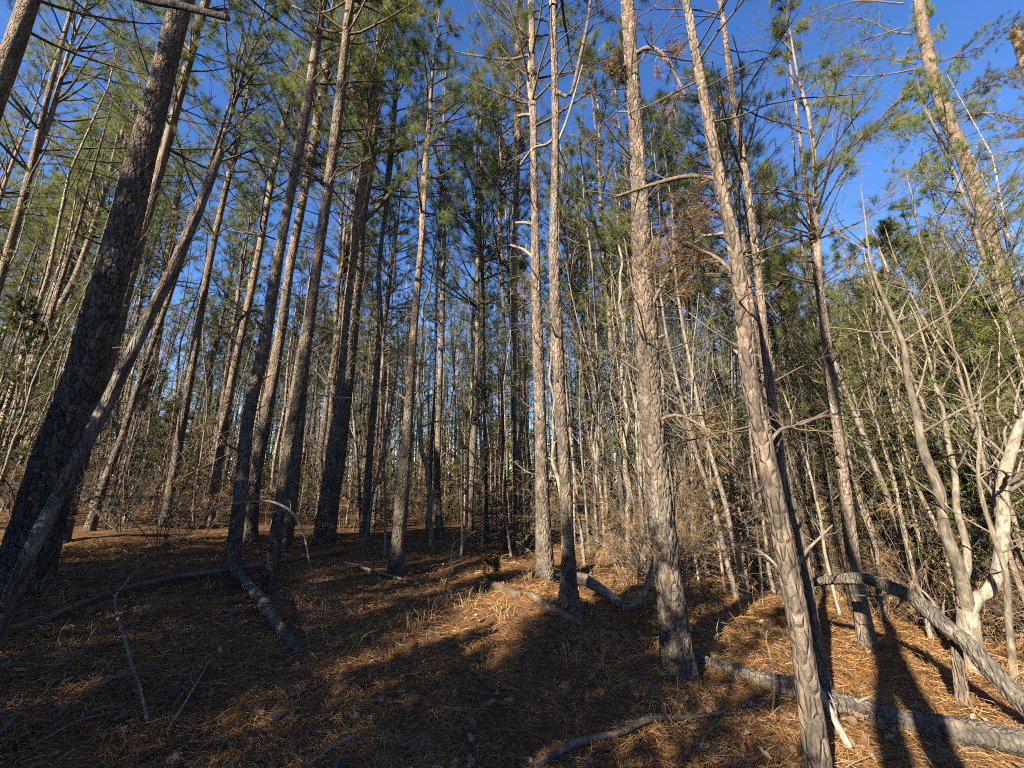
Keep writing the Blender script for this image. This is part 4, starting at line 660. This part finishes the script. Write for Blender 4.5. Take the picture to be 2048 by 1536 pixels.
S = nrm(np.cross(D, np.array([0, 0, 1.]) + .5 * r.normal(size=(n, 3)))) * w / 2; B = np.stack([x, y, z], -1); bend = nrm(r.normal(size=(n, 3))) * L * .12; Mi = B + D * L * .5 + bend; E = B + D * L - np.array([0, 0, 1]) * L * .06
V = np.stack([B - S, B + S, Mi + S, Mi - S, E + S * .5, E - S * .5], 1).reshape(-1, 3); o = np.arange(n)[:, None] * 6; Q = np.concatenate([o + np.array([0, 1, 2, 3]), o + np.array([3, 2, 4, 5])])
LC = np.array([[.285, .150, .056], [.20, .093, .034], [.37, .215, .088], [.095, .048, .022], [.45, .31, .145]]); c = LC[r.choice(5, n, p=(.30, .25, .22, .13, .10))] * r.uniform(.8, 1.2, (n, 1))
o = link('needle_litter', Acc().add(V, Q=Q, col=np.repeat(c, 6, axis=0)).mesh('needle_litter', M_LITTER, False)); o['kind'] = 'stuff'; tag(o, 'orange brown fallen pine needles covering the forest floor', 'needles')
def leaf_shape(seed):
    rr = np.random.default_rng(seed); n = 15; t = np.linspace(0, 1, n); lob = .5 + .5 * np.abs(np.sin(t * math.pi * rr.choice([2.5, 3.5, 1.0]) + .3)); w = np.sin(t ** .8 * math.pi) * .3 * lob + .012; s = rr.uniform(-.5, .5)
    cz = .5 * (t - .5) ** 2 * rr.uniform(.3, 1.6); up = rr.uniform(.15, .7); V = []
    for sd in (-1, 0, 1): V.append(np.stack([t - .5, sd * w + .1 * s * t * t, cz + up * w * abs(sd) * (1 if sd > 0 else .6)], -1))
    V = np.concatenate(V); i = np.arange(n - 1); Q = np.concatenate([np.stack([i, i + 1, n + i + 1, n + i], -1), np.stack([n + i, n + i + 1, 2 * n + i + 1, 2 * n + i], -1)]); return V, Q
LEAFC = np.array([[.14, .09, .06], [.20, .14, .095], [.11, .065, .042], [.24, .18, .125], [.13, .078, .045]])
LEAVES = [leaf_shape(40 + i) for i in range(8)]; LM = [Acc().add(LEAVES[i][0], Q=LEAVES[i][1], col=LEAFC[i % 5]).mesh('leaf', M_LEAF, False) for i in range(8)]
x, y, z = floor_points(300, 2.1, 5.2, 1.2)
for i in range(300):
    q = link('leaf', LM[i % 8], ground, (x[i], y[i], z[i] + .028)); s = r.uniform(.055, .10); q.scale = (s, s, s); q.rotation_euler = (r.normal() * .35, r.normal() * .35, r.uniform(0, 6.28))
n = 2600; x, y, z = floor_points(n, 2.0, 9, 1.3); a = Acc()
for i in range(8):
    k = np.arange(n) % 8 == i; m_ = int(k.sum()); V0, Q0 = LEAVES[i]; an = r.uniform(0, 6.283, m_); s = r.uniform(.045, .09, m_); tx, ty = r.normal(size=m_) * .35, r.normal(size=m_) * .35
    V = V0[None] * s[:, None, None]; V = np.stack([V[..., 0] * np.cos(an)[:, None] - V[..., 1] * np.sin(an)[:, None], V[..., 0] * np.sin(an)[:, None] + V[..., 1] * np.cos(an)[:, None], V[..., 2] + V[..., 0] * tx[:, None] + V[..., 1] * ty[:, None]], -1)
    V = V + np.stack([x[k], y[k], z[k] + .022], -1)[:, None]; a.add(V, Q=(Q0[None] + (np.arange(m_) * len(V0))[:, None, None]).reshape(-1, 4), col=np.repeat(LEAFC[r.choice(5, m_)] * r.uniform(.7, 1.15, (m_, 1)), len(V0), axis=0))
o = link('leaf_litter', a.mesh('leaf_litter', M_LEAF, False)); o['kind'] = 'stuff'; tag(o, 'curled brown oak leaves strewn over the pine needles', 'leaves')
n = 900; x, y, z = floor_points(n, 2.2, 16, 1.2); an = r.uniform(0, 6.283, n); L = r.uniform(.08, .5, n); D = np.stack([np.cos(an), np.sin(an), r.normal(size=n) * .12], -1); P = [np.stack([x, y, z + .025], -1)]
for s in range(4): D = nrm(D + .18 * r.normal(size=D.shape) * np.array([1, 1, .4])); P.append(P[-1] + D * (L / 4)[:, None])
V, Q = tubes(np.stack(P, 1), (r.uniform(.0025, .006, n)[:, None] * np.linspace(1, .5, 5)), 4); o = link('stick_litter', Acc().add(V, Q=Q, col=np.repeat(DEADW * r.uniform(.6, 1.5, (n, 1)), 20, axis=0)).mesh('stick_litter', M_TWIG)); o['kind'] = 'stuff'; tag(o, 'small dead sticks scattered over the forest floor', 'sticks')
# dry grass tufts, mostly round the lit mound
spots = [(hit(px_, py_)) for px_, py_ in [(880, 1215), (905, 1205), (930, 1215), (800, 1250), (830, 1262), (860, 1240), (960, 1200), (1000, 1235), (700, 1300), (640, 1285), (300, 1225), (330, 1215), (1260, 1200), (1290, 1215), (1130, 1330), (1480, 1200), (1500, 1180), (1450, 1190), (640, 1230), (600, 1200), (1200, 1180), (1050, 1160), (420, 1180), (740, 1270)]]
gx_, gy_, gz_ = floor_points(26, 5, 13, 1.0); spots += [np.array(v) for v in zip(gx_, gy_, gz_)]; nb = 26; T = len(spots); C = np.repeat(np.array(spots), nb, axis=0); n = len(C); C[:, :2] += r.normal(size=(n, 2)) * .07; an = r.uniform(0, 6.283, n); ln = r.uniform(.08, .32, n)[:, None]; tilt = r.uniform(.1, .9, n)
D = np.stack([np.cos(an) * tilt, np.sin(an) * tilt, np.ones(n)], -1); D = nrm(D); S = nrm(np.cross(D, r.normal(size=(n, 3)))) * .0022; Mi = C + D * ln * .55; E = Mi + nrm(D + np.stack([np.cos(an), np.sin(an), -np.ones(n) * .6], -1) * .7) * ln * .5
V = np.stack([C - S, C + S, Mi + S, Mi - S, E], 1).reshape(-1, 3); o_ = np.arange(n)[:, None] * 5; c = np.array([[.33, .24, .11], [.25, .17, .07], [.40, .31, .16]])[r.choice(3, n)]
o = link('dry_grass', Acc().add(V, Q=o_ + np.array([0, 1, 2, 3]), T=o_ + np.array([3, 2, 4]), col=np.repeat(c, 5, axis=0)).mesh('dry_grass', M_GRASS, False)); o['kind'] = 'stuff'; tag(o, 'blond dry grass tufts on the lit mound and among the stems', 'grass')

# ------------------------------------------------------------------ labels that single out the repeated things by what they stand between
ANCH = [(-9999, 172, 'left of the broad dark pine'), (172, 500, 'between the broad dark and grey-log pines'), (500, 695, 'between the grey-log and kinked pines'), (695, 1080, 'between the kinked and twin pines'), (1080, 1298, 'between the twin and banded pines'), (1298, 1520, 'between the banded and leaning pines'), (1520, 1900, 'between the leaning pine and forked tree'), (1900, 99999, 'right of the forked tree')]
def nth(k): return f"{k}{'th' if 10 <= k % 100 <= 20 else {1: 'st', 2: 'nd', 3: 'rd'}.get(k % 10, 'th')}"
def label_rows(rows, word):
    for lo, hi, txt in ANCH:
        for tier, t0, t1 in (('near', 0, 14), ('middle-distance', 14, 26), ('far', 26, 999)):
            g = sorted([q for q in rows if lo <= q[0] < hi and t0 <= q[1] < t1], key=lambda q: q[0])
            for i, q in enumerate(g):
                q[2]['label'] = f"{nth(i + 1)} {tier} {word(q)} from the left, {txt}" if len(g) > 1 else f"{tier} {word(q)} {txt}"
label_rows(stand, lambda q: 'pine'); label_rows(saps, lambda q: 'bare sapling'); label_rows(brush, lambda q: 'brush clump'); label_rows(cedars, lambda q: 'green cedar'); label_rows(under, lambda q: 'understorey young evergreen')
